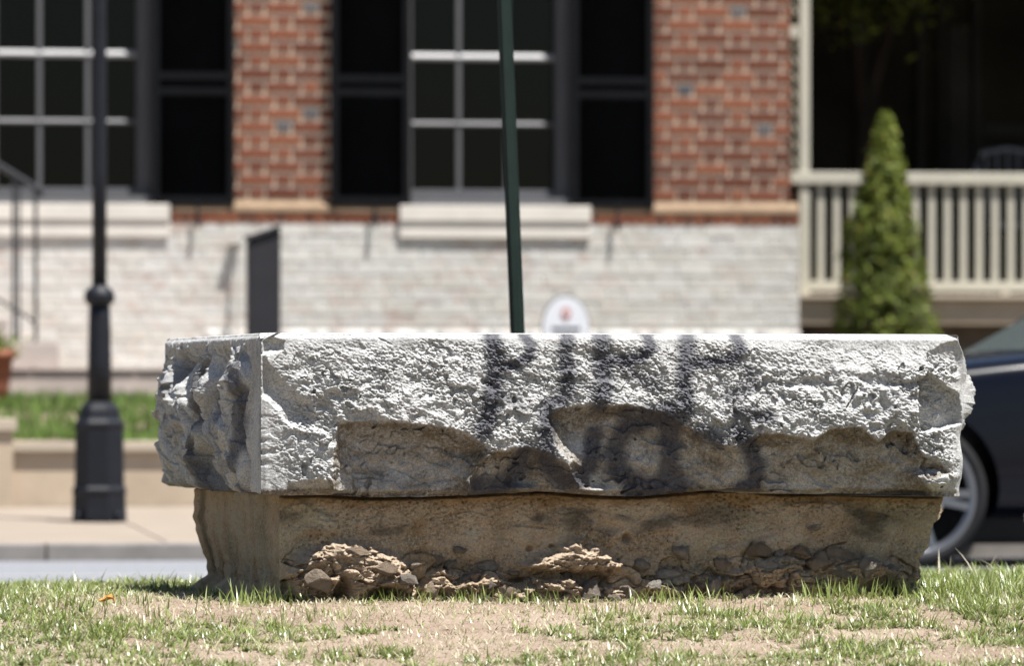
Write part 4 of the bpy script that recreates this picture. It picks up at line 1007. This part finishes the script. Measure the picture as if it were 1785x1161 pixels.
# ------------------------------------------------------------------ porch to the right
porch = street_thing('porch', 'shaded porch right of the house behind a beige railing', 'porch', 0, 0, 0)
PW = .12
PX0 = HX1 + .02; PX1 = 8.0
zf1 = st_px(1700, 514, PW - .1)[1]; zf0 = st_px(1700, 566, PW - .1)[1]
box('floor_edge', (HF1 + .01, PX1, PW - .12, PW + .28, zf0, zf1 - .03), 'stone_tan', porch, .006)
box('floor', (HF1 + .012, PX1, PW - .16, 5.0, zf1 - .028, zf1), 'coping', porch, .004)
box('footing', (HF1 + .015, PX1, PW + .12, PW + .5, .3, zf0 - .002), 'dark_stone', porch)
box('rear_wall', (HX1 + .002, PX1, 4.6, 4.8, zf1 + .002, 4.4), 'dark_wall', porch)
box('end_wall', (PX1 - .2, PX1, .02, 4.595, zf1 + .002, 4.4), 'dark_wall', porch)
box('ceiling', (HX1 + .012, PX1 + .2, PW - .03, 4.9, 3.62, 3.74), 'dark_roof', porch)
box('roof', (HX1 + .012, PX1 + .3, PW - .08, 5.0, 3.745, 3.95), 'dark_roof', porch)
box('fascia', (HX1 + .012, PX1 + .2, PW - .06, PW - .032, 3.5, 3.743), 'greige_paint', porch)
# door and windows dim on the rear wall
for a, b, z0, z1 in ((1602, 1612, 3.5, 0), (1640, 1648, 3.4, 0), (1700, 1712, 3.4, 0), (1500, 1512, 3.5, 0)):
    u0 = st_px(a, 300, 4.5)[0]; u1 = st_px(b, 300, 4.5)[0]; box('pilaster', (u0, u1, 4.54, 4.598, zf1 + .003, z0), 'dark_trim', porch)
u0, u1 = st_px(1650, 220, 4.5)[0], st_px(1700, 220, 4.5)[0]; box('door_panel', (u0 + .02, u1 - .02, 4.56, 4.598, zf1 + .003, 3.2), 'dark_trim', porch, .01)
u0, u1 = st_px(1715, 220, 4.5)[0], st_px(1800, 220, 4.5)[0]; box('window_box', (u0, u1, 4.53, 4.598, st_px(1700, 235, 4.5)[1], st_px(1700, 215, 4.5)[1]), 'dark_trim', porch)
# railing
rail = street_thing('porch_railing', 'beige painted railing with square balusters behind the evergreen', 'railing', 0, PW, 0)
up0, up1 = st_px(1393, 300, PW)[0], st_px(1410, 300, PW)[0]
zr1, zr0 = st_px(1500, 300, PW)[1], st_px(1500, 321, PW)[1]; zb1, zb0 = st_px(1500, 490, PW)[1], st_px(1500, 508, PW)[1]
box('post', (up0, up1, -.03, .03, zf1 + .001, 3.49), 'greige_paint', rail, .003)
box('top_rail', (st_px(1376, 300, PW)[0], PX1 - .25, -.045, .045, zr0, zr1), 'greige_paint', rail, .006)
box('bottom_rail', (up1 + .001, PX1 - .25, -.03, .03, zb0, zb1), 'greige_paint', rail, .004)
box('cross_bar', (st_px(1376, 50, PW)[0], up0 - .001, -.02, .02, st_px(1390, 66, PW)[1], st_px(1390, 44, PW)[1]), 'greige_paint', rail, .003)
bal = []
me = unit_box('baluster', .043, .036, zr0 - zb1 - .001, 'greige_paint', .003)
i = 0; px = 1430.0
while st_px(px, 400, PW)[0] < PX1 - .3:
    obj('baluster', me, rail, (st_px(px, 400, PW)[0], -.018, (zr0 + zb1) / 2)); px += 27.6
for px in (1752, 1995, 2238, 2481, 2724): u0 = st_px(px, 510, PW)[0]; box('foot', (u0 - .025, u0 + .025, -.025, .025, zf1 + .001, zb0 - .0005), 'greige_paint', rail)
# lattice beside the wall, ivy in it
lat = street_thing('lattice_strip', 'narrow beige lattice with leaves between brick wall and railing post', 'lattice', 0, PW, 0)
la, lb = st_px(1379, 200, PW)[0], up0 - .002
z = zr1 + .01; kk = 0
while z < 3.4:
    if abs(z - st_px(1390, 55, PW)[1]) > .07:
        for sgn in (0, 1):
            bm = bmesh.new(); x0, x1 = (la, lb) if sgn else (lb, la)
            vv = [(x0, -.008 + .009 * sgn, z), (x0, 0 + .009 * sgn, z), (x1, 0 + .009 * sgn, z + .075), (x1, -.008 + .009 * sgn, z + .075)]
            A = [bm.verts.new(p) for p in vv]; B = [bm.verts.new((p[0], p[1], p[2] + .02)) for p in vv]
            for k_ in range(4): bm.faces.new((A[k_], A[(k_ + 1) % 4], B[(k_ + 1) % 4], B[k_]))
            bm.faces.new(A[::-1]); bm.faces.new(B); bm_obj('slat', bm, 'greige_paint', lat)
    z += .105; kk += 1
def leaf_cloud(name, pts, nrm, size, tint, parent, loc=None):
    n = len(pts); a = rng.normal(size=(n, 3)) * .7 + nrm; a /= np.linalg.norm(a, axis=1)[:, None]
    b = np.cross(a, rng.normal(size=(n, 3))); b /= np.linalg.norm(b, axis=1)[:, None]; c = np.cross(a, b)
    s = size[:, None]
    V = np.stack([pts - b * s, pts + c * s * .42, pts + b * s, pts - c * s * .42], 1).reshape(-1, 3)
    Fq = np.arange(4 * n).reshape(-1, 4)
    o = obj(name, mesh_from(name, V, Fq, 'evergreen_leaf', False, {'tint': np.repeat(tint, 4)}), parent, loc); return o
n = 260; pts = np.stack([rng.uniform(la, lb, n), rng.uniform(.02, .06, n), rng.uniform(zr1, 3.4, n)], -1)
o = leaf_cloud('ivy_leaves', pts, np.array([0, -1, .3]), rng.uniform(.012, .022, n), rng.uniform(0, .6, n), lat); tag(o, kind='stuff')
# metal chair on the porch
cu = st_px(1772, 280, 1.2)[0]
ch = street_thing('porch_chair', 'grey metal chair back showing above the porch railing at the right edge', 'chair', cu, 1.2, zf1)
zs = .45
bm = bmesh.new(); add_box(bm, -.23, .23, -.22, .22, zs, zs + .03, .01); bm_obj('seat', bm, 'chair_metal', ch)
for a in (-1, 1):
    for b in (-1, 1):
        bm = bmesh.new(); add_tube(bm, [(a * .23, b * .22, 0), (a * .2, b * .19, zs + .01)], .013); bm_obj('leg', bm, 'chair_metal', ch)
    bm = bmesh.new(); add_tube(bm, [(a * .2, -.05, zs + .02), (a * .21, -.18, .68), (a * .21, .18, .68)], .013); bm_obj('arm', bm, 'chair_metal', ch)
tz = st_px(1760, 258, 1.4)[1] - zf1
bm = bmesh.new(); add_tube(bm, [(-.2, .19, zs + .02), (-.21, .24, tz - .12), (-.17, .25, tz - .03), (0, .25, tz), (.17, .25, tz - .03), (.21, .24, tz - .12), (.2, .19, zs + .02)], .016); bm_obj('back_frame', bm, 'chair_metal', ch)
for k in range(-2, 3):
    bm = bmesh.new(); add_tube(bm, [(k * .07, .2, zs + .02), (k * .07, .248, tz - .02)], .008, 6); bm_obj('back_spindle', bm, 'chair_metal', ch)
# potted tree in the porch's dark
tu = st_px(1505, 300, 2.2)[0]
tr_ = street_thing('potted_tree', 'dark curved tree trunk standing in a pot in the porch shade', 'tree', tu, 2.2, zf1)
bm = bmesh.new(); add_lathe(bm, [(.14, 0), (.2, .3), (.22, .32), (.22, .38), (.18, .38)], 20); bm_obj('pot', bm, 'dark_trim', tr_)
bm = bmesh.new(); add_tube(bm, [(0, 0, .3), (-.02, 0, .8), (0, 0, 1.2), (.08, 0, 1.5), (.16, .02, 1.75), (.19, .02, 2.0), (.19, .02, 2.2)], [.09, .08, .07, .055, .045, .04, .02]); add_tube(bm, [(0, 0, 1.15), (-.05, 0, 1.6), (-.10, 0, 2.1)], [.06, .05, .02]); bm_obj('trunk', bm, 'bark', tr_)
n = 900; pts = rng.normal(size=(n, 3)) * np.array([.28, .25, .16]) + np.array([-.05, 0, 2.06]); pts[:, 2] = np.minimum(pts[:, 2], 2.3)
leaf_cloud('crown', pts, np.array([0, 0, .6]), rng.uniform(.025, .05, n), rng.uniform(0, .8, n), tr_)

# evergreen in front of the railing
ew = -.55
eu, ez = st_px(1541, 690, ew); eg = float(bank_z(np.array([eu]), np.array([ew]))[0])
ever = street_thing('evergreen_shrub', 'narrow cone-shaped green evergreen standing before the porch railing', 'shrub', eu, ew, eg)
etop = st_px(1547, 214, ew)[1] - eg
n = 38000; hh = rng.random(n) ** .8 * etop
rad_at = lambda h: np.interp(h / etop, [0, .06, .25, .5, .7, .85, .95, 1.0], [.24, .305, .30, .235, .155, .088, .042, .008])
an = rng.uniform(0, 2 * np.pi, n)
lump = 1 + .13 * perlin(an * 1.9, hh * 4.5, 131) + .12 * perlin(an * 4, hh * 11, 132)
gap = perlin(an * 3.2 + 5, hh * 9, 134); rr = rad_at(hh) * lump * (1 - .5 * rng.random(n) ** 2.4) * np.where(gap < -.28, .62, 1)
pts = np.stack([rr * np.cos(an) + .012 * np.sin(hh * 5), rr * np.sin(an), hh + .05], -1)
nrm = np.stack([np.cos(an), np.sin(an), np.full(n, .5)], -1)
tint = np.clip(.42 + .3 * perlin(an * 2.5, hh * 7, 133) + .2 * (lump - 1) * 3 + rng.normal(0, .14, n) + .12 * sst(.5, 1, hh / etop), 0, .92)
tint = np.where(rng.random(n) < .05, .97, tint)
sz_ = rng.uniform(.009, .020, n); big_ = rng.random(n) < .06; sz_ = np.where(big_, rng.uniform(.02, .034, n), sz_)
pts[big_] += nrm[big_] * .018
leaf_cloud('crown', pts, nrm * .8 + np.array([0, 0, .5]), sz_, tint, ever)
bm = bmesh.new(); add_tube(bm, [(0, 0, -.05), (0, 0, .5), (0, 0, etop * .92)], [.04, .03, .006]); bm_obj('trunk', bm, 'bark', ever)

# ------------------------------------------------------------------ stoop and iron handrail at the left
sw_ = -1.15
stoop = street_thing('stone_stoop', 'pale pinkish stone steps by the house at the left edge', 'steps', 0, 0, 0)
z1 = st_px(50, 597, sw_)[1]; z2 = st_px(50, 641, sw_)[1]; z3 = st_px(50, 694, sw_)[1]
ue = st_px(106, 620, sw_)[0]; ue2 = st_px(420, 660, sw_)[0]
box('landing', (-6.2, ue2, sw_, -.062, .45, z2 - .02), 'stone_pink', stoop, .008)
for i in range(6):
    box('landing_slab', (ue2 - (i + 1) * .62 + .003, ue2 - i * .62 - .003, sw_ - .015, -.06, z2 - .019, z2), 'stone_pink', stoop, .006)
for i in range(6):
    e = ue - i * .3; box('step', (-6.2, e, sw_ + .05 + i * .001, -.063 - i * .001, z2 + .001 + i * (z1 - z2), z2 + (i + 1) * (z1 - z2)), 'stone_pink', stoop, .008)
rl = street_thing('iron_handrail', 'black iron stair handrail with thin posts at the left edge', 'handrail', 0, sw_ + .12, 0)
ww_ = sw_ + .12
for a, b, bot, r in ((62, 326, 592, .011), (33, 312, 592, .008), (24, 306, 592, .011)):
    u_, zt = st_px(a, b, ww_); zb = st_px(a, bot, ww_)[1]
    zb = z1 + .001
    bm = bmesh.new(); add_box(bm, u_ - r, u_ + r, -r, r, zb, zt); bm_obj('post', bm, 'iron_rail', rl)
ua, za = st_px(68, 331, ww_); ub, zb_ = st_px(0, 289, ww_); uc = ub - 1.5; zc = zb_ + 1.5 * (zb_ - za) / (ua - ub)
bm = bmesh.new(); add_tube(bm, [(ua + .01, 0, za - .04), (ua + .012, 0, za - .012), (ua, 0, za), (ub, 0, zb_), (uc, 0, zc)], [.012, .018, .02, .02, .02]); bm_obj('top_rail', bm, 'iron_rail', rl)
bm = bmesh.new(); add_tube(bm, [(st_px(62, 530, ww_)[0], 0, z1 + .12), (uc, 0, z1 + .12 + (zc - za))], .008); bm_obj('bottom_rail', bm, 'iron_rail', rl)
up_ = st_px(-18, 640, sw_ - .35)[0]
pot = street_thing('flower_pot', 'terracotta pot cut by the left edge beside the stone steps', 'pot', up_, sw_ - .35, z3 - .035)
bm = bmesh.new(); add_lathe(bm, [(.09, 0), (.115, .1), (.135, .26), (.15, .262), (.15, .315), (.13, .315), (.12, .27)], 28); bm_obj('vessel', bm, 'terracotta', pot, True)
bm = bmesh.new(); add_lathe(bm, [(.122, .262), (.122, .28)], 24); bm_obj('soil', bm, 'dirt', pot)
n = 500; pts = rng.normal(size=(n, 3)) * np.array([.07, .07, .04]) + np.array([0, 0, .33]); pts[:, 2] = np.maximum(pts[:, 2], .285)
tag(leaf_cloud('plant', pts, np.array([0, 0, .8]), rng.uniform(.015, .03, n), rng.uniform(.1, .8, n), pot), kind='stuff')

# dark pedestal sign
pw_ = -1.7
u0, _ = st_px(431, 500, pw_); u1, ztp = st_px(487, 392, pw_); uc = (u0 + u1) / 2; zg = float(bank_z(np.array([uc]), np.array([pw_]))[0])
pd = street_thing('kiosk_pedestal', 'dark charcoal metal pedestal with slanted top against the white foundation', 'pedestal', uc, pw_, zg)
hw = (u1 - u0) / 2; H1 = ztp - zg; H0 = H1 - .06
bm = bmesh.new()
A = [bm.verts.new(p) for p in ((-hw, -.06, 0), (hw, -.06, 0), (hw, .06, 0), (-hw, .06, 0))]; B = [bm.verts.new(p) for p in ((-hw, -.06, H0 - .03), (hw, -.06, H1 - .025), (hw, .06, H1 - .025), (-hw, .06, H0 - .03))]
for k in range(4): bm.faces.new((A[k], A[(k + 1) % 4], B[(k + 1) % 4], B[k]))
bm.faces.new(A[::-1]); bm.faces.new(B); bmesh.ops.bevel(bm, geom=bm.edges[:], offset=.005, segments=2, affect='EDGES'); bm_obj('column', bm, 'sign_dark', pd)
bm = bmesh.new(); 
A = [bm.verts.new(p) for p in ((-hw - .012, -.075, H0 - .032), (hw + .004, -.075, H1 - .022), (hw + .004, .075, H1 - .022), (-hw - .012, .075, H0 - .032))]; B = [bm.verts.new((v_.co.x, v_.co.y, v_.co.z + .022)) for v_ in A]
for k in range(4): bm.faces.new((A[k], A[(k + 1) % 4], B[(k + 1) % 4], B[k]))
bm.faces.new(A[::-1]); bm.faces.new(B); bm_obj('top_plate', bm, 'sign_dark', pd)
box('foot_plate', (-hw - .03, hw + .03, -.09, .09, -.03, .012), 'sign_dark', pd)
# pale drainpipe
u_ = st_px(411, 500, -.11)[0]
dp = street_thing('drain_pipe', 'pale thin pipe running down the white foundation beside the dark pedestal', 'pipe', u_, -.1, 0)
bm = bmesh.new(); add_tube(bm, [(.02, 0, ZROW0 - .06), (0.0, 0, .9), (-.02, 0, .58)], .011); bm_obj('pipe', bm, 'mortar_painted', dp)
for z_ in (ZROW0 - .12, .95): box('pipe_strap', (-.035, .04, -.022, .05, z_, z_ + .02), 'mortar_painted', dp)

# oval sign on a stake
ow = -1.9
ou, oz = st_px(986, 572, ow); ohw = 41 / (F / 37.7); ohh = 55 / (F / 37.7); og = float(bank_z(np.array([ou]), np.array([ow]))[0])
os_ = street_thing('oval_sign', 'small white oval sign with a faint red emblem behind the block', 'sign', ou, ow, og)
def disc(name, a, b, y0, y1, zc, mat, n=40, parent=None):
    bm = bmesh.new(); A = [bm.verts.new((a * math.cos(2 * math.pi * k / n), y0, zc + b * math.sin(2 * math.pi * k / n))) for k in range(n)]; B = [bm.verts.new((v_.co.x, y1, v_.co.z)) for v_ in A]
    for k in range(n): bm.faces.new((A[k], A[(k + 1) % n], B[(k + 1) % n], B[k]))
    bm.faces.new(A[::-1]); bm.faces.new(B); return bm_obj(name, bm, mat, parent)
disc('rim', ohw * 1.04, ohh * 1.04, -.004, .01, oz - og, 'sign_dark', parent=os_); disc('panel', ohw, ohh, -.010, -.0045, oz - og, 'sign_white', parent=os_)
disc('emblem', .030, .036, -.0135, -.0105, oz - og + .085, 'sign_red', 20, os_)
disc('emblem_centre', .012, .016, -.0165, -.014, oz - og + .085, 'sign_white', 16, os_)
box('lettering_band', (-.085, .085, -.0125, -.0105, oz - og - .01, oz - og + .006), 'sign_dark', os_); box('lettering_band', (-.07, .07, -.0125, -.0105, oz - og - .05, oz - og - .036), 'sign_dark', os_)
box('stake', (-.015, .015, .0105, .035, -.1, oz - og + .1), 'sign_dark', os_)

# ------------------------------------------------------------------ parked car
cwx = (1598 - CX) / F * 29.0
cu_, cw_ = street_uw(cwx, 29.0)
car = thing('parked_car', 'dark navy car with silver alloy wheels in the road behind the block', 'car', loc=tuple(st_w(cu_, cw_, ROAD_Z)), rz=SA)
# local: +x to the rear of the car (right in the photo), y away from the camera, wheel centre plane x=0 is the front axle
WR = .335; WB = 2.75; HWD = .90
def sec(x, zs_, belt, shoulder, hood, tuck, wid):
    """half section of the lower body from sill to centre line"""
    return [(x, -wid + tuck, zs_), (x, -wid + .005, zs_ + .10), (x, -wid, zs_ + .30), (x, -wid + .012, belt - .16), (x, -wid + .02, belt - .06), (x, -wid + .05, belt), (x, -wid + .16, shoulder), (x, -wid * .5, hood - .008), (x, 0, hood)]
ST = [(-.93, .30, .60, .62, .64, .05, .55), (-.88, .22, .66, .70, .72, .05, .70), (-.74, .20, .74, .78, .80, .05, .82), (-.45, .20, .82, .855, .87, .05, .885), (0, .20, .885, .915, .94, .05, .90), (.35, .20, .925, .955, .98, .05, .90), (.62, .20, .955, .985, 1.01, .05, .90),
      (1.2, .20, .975, 1.0, 1.02, .05, .90), (2.0, .20, .99, 1.015, 1.03, .05, .90), (2.75, .20, 1.0, 1.03, 1.05, .05, .90), (3.25, .22, 1.0, 1.04, 1.07, .05, .87), (3.6, .26, .98, 1.02, 1.05, .05, .80), (3.72, .34, .92, .96, .98, .05, .66)]
bm = bmesh.new(); rows = []
for s_ in ST:
    h_ = sec(*s_); full = h_ + [(x_, -y_, z_) for x_, y_, z_ in h_[-2::-1]]
    rows.append([bm.verts.new((x_, y_ + HWD, z_)) for x_, y_, z_ in full])
for A, B in zip(rows[:-1], rows[1:]):
    for k in range(len(A) - 1): bm.faces.new((A[k], A[k + 1], B[k + 1], B[k]))
    bm.faces.new((A[-1], A[0], B[0], B[-1]))
bm.faces.new(rows[0][::-1]); bm.faces.new(rows[-1]); bmesh.ops.recalc_face_normals(bm, faces=bm.faces[:])
me = bpy.data.meshes.new('tmp'); bm.to_mesh(me); bm.free(); me.materials.append(M['car_paint'])
tmp = bpy.data.objects.new('tmp', me); C.objects.link(tmp)
ss = tmp.modifiers.new('s', 'SUBSURF'); ss.levels = 2; ss.render_levels = 2
cuts = []
for cx_ in (0, WB):
    for yy_ in (0, 2 * HWD):
        bm = bmesh.new(); bmesh.ops.create_cone(bm, cap_ends=True, segments=48, radius1=.385, radius2=.385, depth=.62)
        bmesh.ops.rotate(bm, verts=bm.verts[:], matrix=Matrix.Rotation(math.pi / 2, 3, 'X')); bmesh.ops.translate(bm, vec=(cx_, yy_, WR + .02), verts=bm.verts[:])
        m2 = bpy.data.meshes.new('cut'); bm.to_mesh(m2); bm.free(); m2.materials.append(M['dark_plastic']); c_ = bpy.data.objects.new('cut', m2); C.objects.link(c_); cuts.append(c_)
        bo = tmp.modifiers.new('b', 'BOOLEAN'); bo.object = c_; bo.operation = 'DIFFERENCE'; bo.solver = 'EXACT'
bpy.context.view_layer.update(); dg = bpy.context.evaluated_depsgraph_get()
fin = bpy.data.meshes.new_from_object(tmp.evaluated_get(dg)); fin.name = 'body'
for c_ in cuts + [tmp]: bpy.data.objects.remove(c_)
fin.polygons.foreach_set('use_smooth', np.ones(len(fin.polygons), dtype=bool))
try: fin.set_sharp_from_angle(angle=R(35))
except Exception: pass
obj('body', fin, car)
# cabin: roof, pillars, glass
cab = [(.62, .985, .80), (1.35, 1.42, .62), (2.35, 1.45, .60), (3.05, 1.30, .62), (3.35, 1.04, .74)]   # x, z, half width at the top outline
def cabin_section(x, z, hwid): return [(x, HWD - hwid, z), (x, HWD - hwid * .6, z + .025), (x, HWD, z + .035), (x, HWD + hwid * .6, z + .025), (x, HWD + hwid, z)]
bm = bmesh.new(); rr_ = [[bm.verts.new(p) for p in cabin_section(*c_)] for c_ in cab[1:4]]
for A, B in zip(rr_[:-1], rr_[1:]):
    for k in range(4): bm.faces.new((A[k], A[k + 1], B[k + 1], B[k]))
bmesh.ops.subdivide_edges(bm, edges=bm.edges[:], cuts=3, use_grid_fill=True, smooth=.6); bmesh.ops.solidify(bm, geom=bm.faces[:], thickness=.04); bm_obj('roof', bm, 'car_paint', car, True)
def quadpanel(name, P, mat, cuts_=3, th=.006):
    bm = bmesh.new(); bm.faces.new([bm.verts.new(p) for p in P]); bmesh.ops.subdivide_edges(bm, edges=bm.edges[:], cuts=cuts_, use_grid_fill=True); bmesh.ops.solidify(bm, geom=bm.faces[:], thickness=th); return bm_obj(name, bm, mat, car)
quadpanel('windscreen', [(.60, .14, .99), (.60, 2 * HWD - .14, .99), (1.36, HWD + .60, 1.425), (1.36, HWD - .60, 1.425)], 'car_glass')
quadpanel('rear_window', [(3.40, 2 * HWD - .18, 1.03), (3.40, .18, 1.03), (3.04, HWD - .6, 1.305), (3.04, HWD + .6, 1.305)], 'car_glass')
for sgn in (1, -1):
    Y = lambda y_: HWD - sgn * y_
    quadpanel('side_window', [(.86, Y(.80), .985), (1.92, Y(.80), 1.005), (1.92, Y(.635), 1.40), (1.36, Y(.635), 1.385)], 'car_glass')
    quadpanel('side_window', [(2.0, Y(.80), 1.005), (2.98, Y(.79), 1.02), (2.86, Y(.64), 1.31), (2.0, Y(.635), 1.40)], 'car_glass')
    for P in ([(.66, .81, .97), (1.36, .63, 1.43)], [(1.96, .81, .99), (1.96, .63, 1.44)], [(3.25, .80, 1.02), (2.98, .63, 1.33)]):
        bm = bmesh.new(); add_tube(bm, [(P[0][0], Y(P[0][1]), P[0][2]), (P[1][0], Y(P[1][1]), P[1][2])], .035, 8); bm_obj('pillar', bm, 'car_paint', car, True)
    bm = bmesh.new(); bmesh.ops.create_icosphere(bm, subdivisions=3, radius=1); bmesh.ops.scale(bm, vec=(.07, .12, .075), verts=bm.verts[:]); bmesh.ops.translate(bm, vec=(.95, Y(.98), 1.05), verts=bm.verts[:]); bm_obj('mirror', bm, 'car_paint', car, True)
    box('sill_trim', (.5, 2.25, Y(.915) - .008, Y(.915) + .008, .215, .25), 'chrome', car, .003)
    for x0 in (.58, 1.68, 2.62): box('door_gap', (x0, x0 + .006, Y(.902) - .004, Y(.902) + .004, .34, .80), 'dark_plastic', car)
    for x0 in (1.42, 2.38): box('door_handle', (x0, x0 + .18, Y(.905) - .018, Y(.905) + .018, .80, .825), 'car_paint', car, .006)
    bm = bmesh.new(); bmesh.ops.create_icosphere(bm, subdivisions=3, radius=1); bmesh.ops.scale(bm, vec=(.16, .13, .07), verts=bm.verts[:]); bmesh.ops.translate(bm, vec=(-.70, Y(.70), .66), verts=bm.verts[:]); bm_obj('headlight', bm, 'lens_clear', car, True)
    bm = bmesh.new(); bmesh.ops.create_icosphere(bm, subdivisions=3, radius=1); bmesh.ops.scale(bm, vec=(.10, .14, .09), verts=bm.verts[:]); bmesh.ops.translate(bm, vec=(3.58, Y(.68), .86), verts=bm.verts[:]); bm_obj('tail_light', bm, 'lamp_red', car, True)
box('underbody', (-.60, 3.3, .30, 2 * HWD - .12, .105, .30), 'dark_plastic', car, .03)
box('cabin_floor', (.3, 3.3, .25, 2 * HWD - .25, .22, .24), 'dark_plastic', car)
def ring_mesh(prof, n=48):
    bm = bmesh.new(); rg = []
    for r, y in prof: rg.append([bm.verts.new((r * math.cos(2 * math.pi * k / n), y, r * math.sin(2 * math.pi * k / n))) for k in range(n)])
    for A, B in zip(rg, rg[1:] + rg[:1]):
        for k in range(n): bm.faces.new((A[k], A[(k + 1) % n], B[(k + 1) % n], B[k]))
    bmesh.ops.recalc_face_normals(bm, faces=bm.faces[:]); return bm
tyre_bm = ring_mesh([(.275, -.10), (.30, -.108), (.32, -.10), (WR, -.085), (WR, .085), (.32, .10), (.275, .10)])
tyre_me = bpy.data.meshes.new('tyre'); tyre_bm.to_mesh(tyre_me); tyre_bm.free(); tyre_me.materials.append(M['tyre']); tyre_me.polygons.foreach_set('use_smooth', np.ones(len(tyre_me.polygons), dtype=bool))
rim_bm = ring_mesh([(.279, -.104), (.282, -.09), (.276, .09), (.262, .09), (.255, -.06), (.245, -.085), (.262, -.104)])
for k in range(5):
    for off in (-.12, .12):
        a = 2 * math.pi * k / 5 + .3 + off; c_, s_ = math.cos(a), math.sin(a); tx, tz_ = -s_, c_
        P = []
        for r, wd, y in ((.05, .020, -.085), (.05, .020, -.05), (.255, .017, -.095), (.255, .017, -.055)):
            P.append((rim_bm.verts.new((r * c_ + tx * wd, y, r * s_ + tz_ * wd)), rim_bm.verts.new((r * c_ - tx * wd, y, r * s_ - tz_ * wd))))
        (a0, a1), (b0, b1), (c0, c1), (d0, d1) = P
        for q in ((a0, a1, c1, c0), (b1, b0, d0, d1), (a0, c0, d0, b0), (a1, b1, d1, c1), (a0, b0, b1, a1), (c0, c1, d1, d0)): rim_bm.faces.new(q)
hub = [[rim_bm.verts.new((.07 * math.cos(2 * math.pi * k / 24), y, .07 * math.sin(2 * math.pi * k / 24))) for k in range(24)] for y in (-.095, -.03)]
for k in range(24): rim_bm.faces.new((hub[0][k], hub[0][(k + 1) % 24], hub[1][(k + 1) % 24], hub[1][k]))
rim_bm.faces.new(hub[0]); rim_bm.faces.new(hub[1][::-1]); bmesh.ops.recalc_face_normals(rim_bm, faces=rim_bm.faces[:])
rim_me = bpy.data.meshes.new('rim'); rim_bm.to_mesh(rim_me); rim_bm.free(); rim_me.materials.append(M['alloy'])
bd = ring_mesh([(.02, -.02), (.15, -.02), (.15, .01), (.02, .01)], 32); bd_me = bpy.data.meshes.new('brake_disc'); bd.to_mesh(bd_me); bd.free(); bd_me.materials.append(M['chrome'])
for cx_ in (0, WB):
    for near in (True, False):
        wh = bpy.data.objects.new('wheel', None); link(wh, car); wh.location = (cx_, .115 if near else 2 * HWD - .115, WR); wh.rotation_euler = (0, .4, 0 if near else math.pi)
        obj('tyre', tyre_me, wh); obj('rim', rim_me, wh); obj('brake_disc', bd_me, wh)
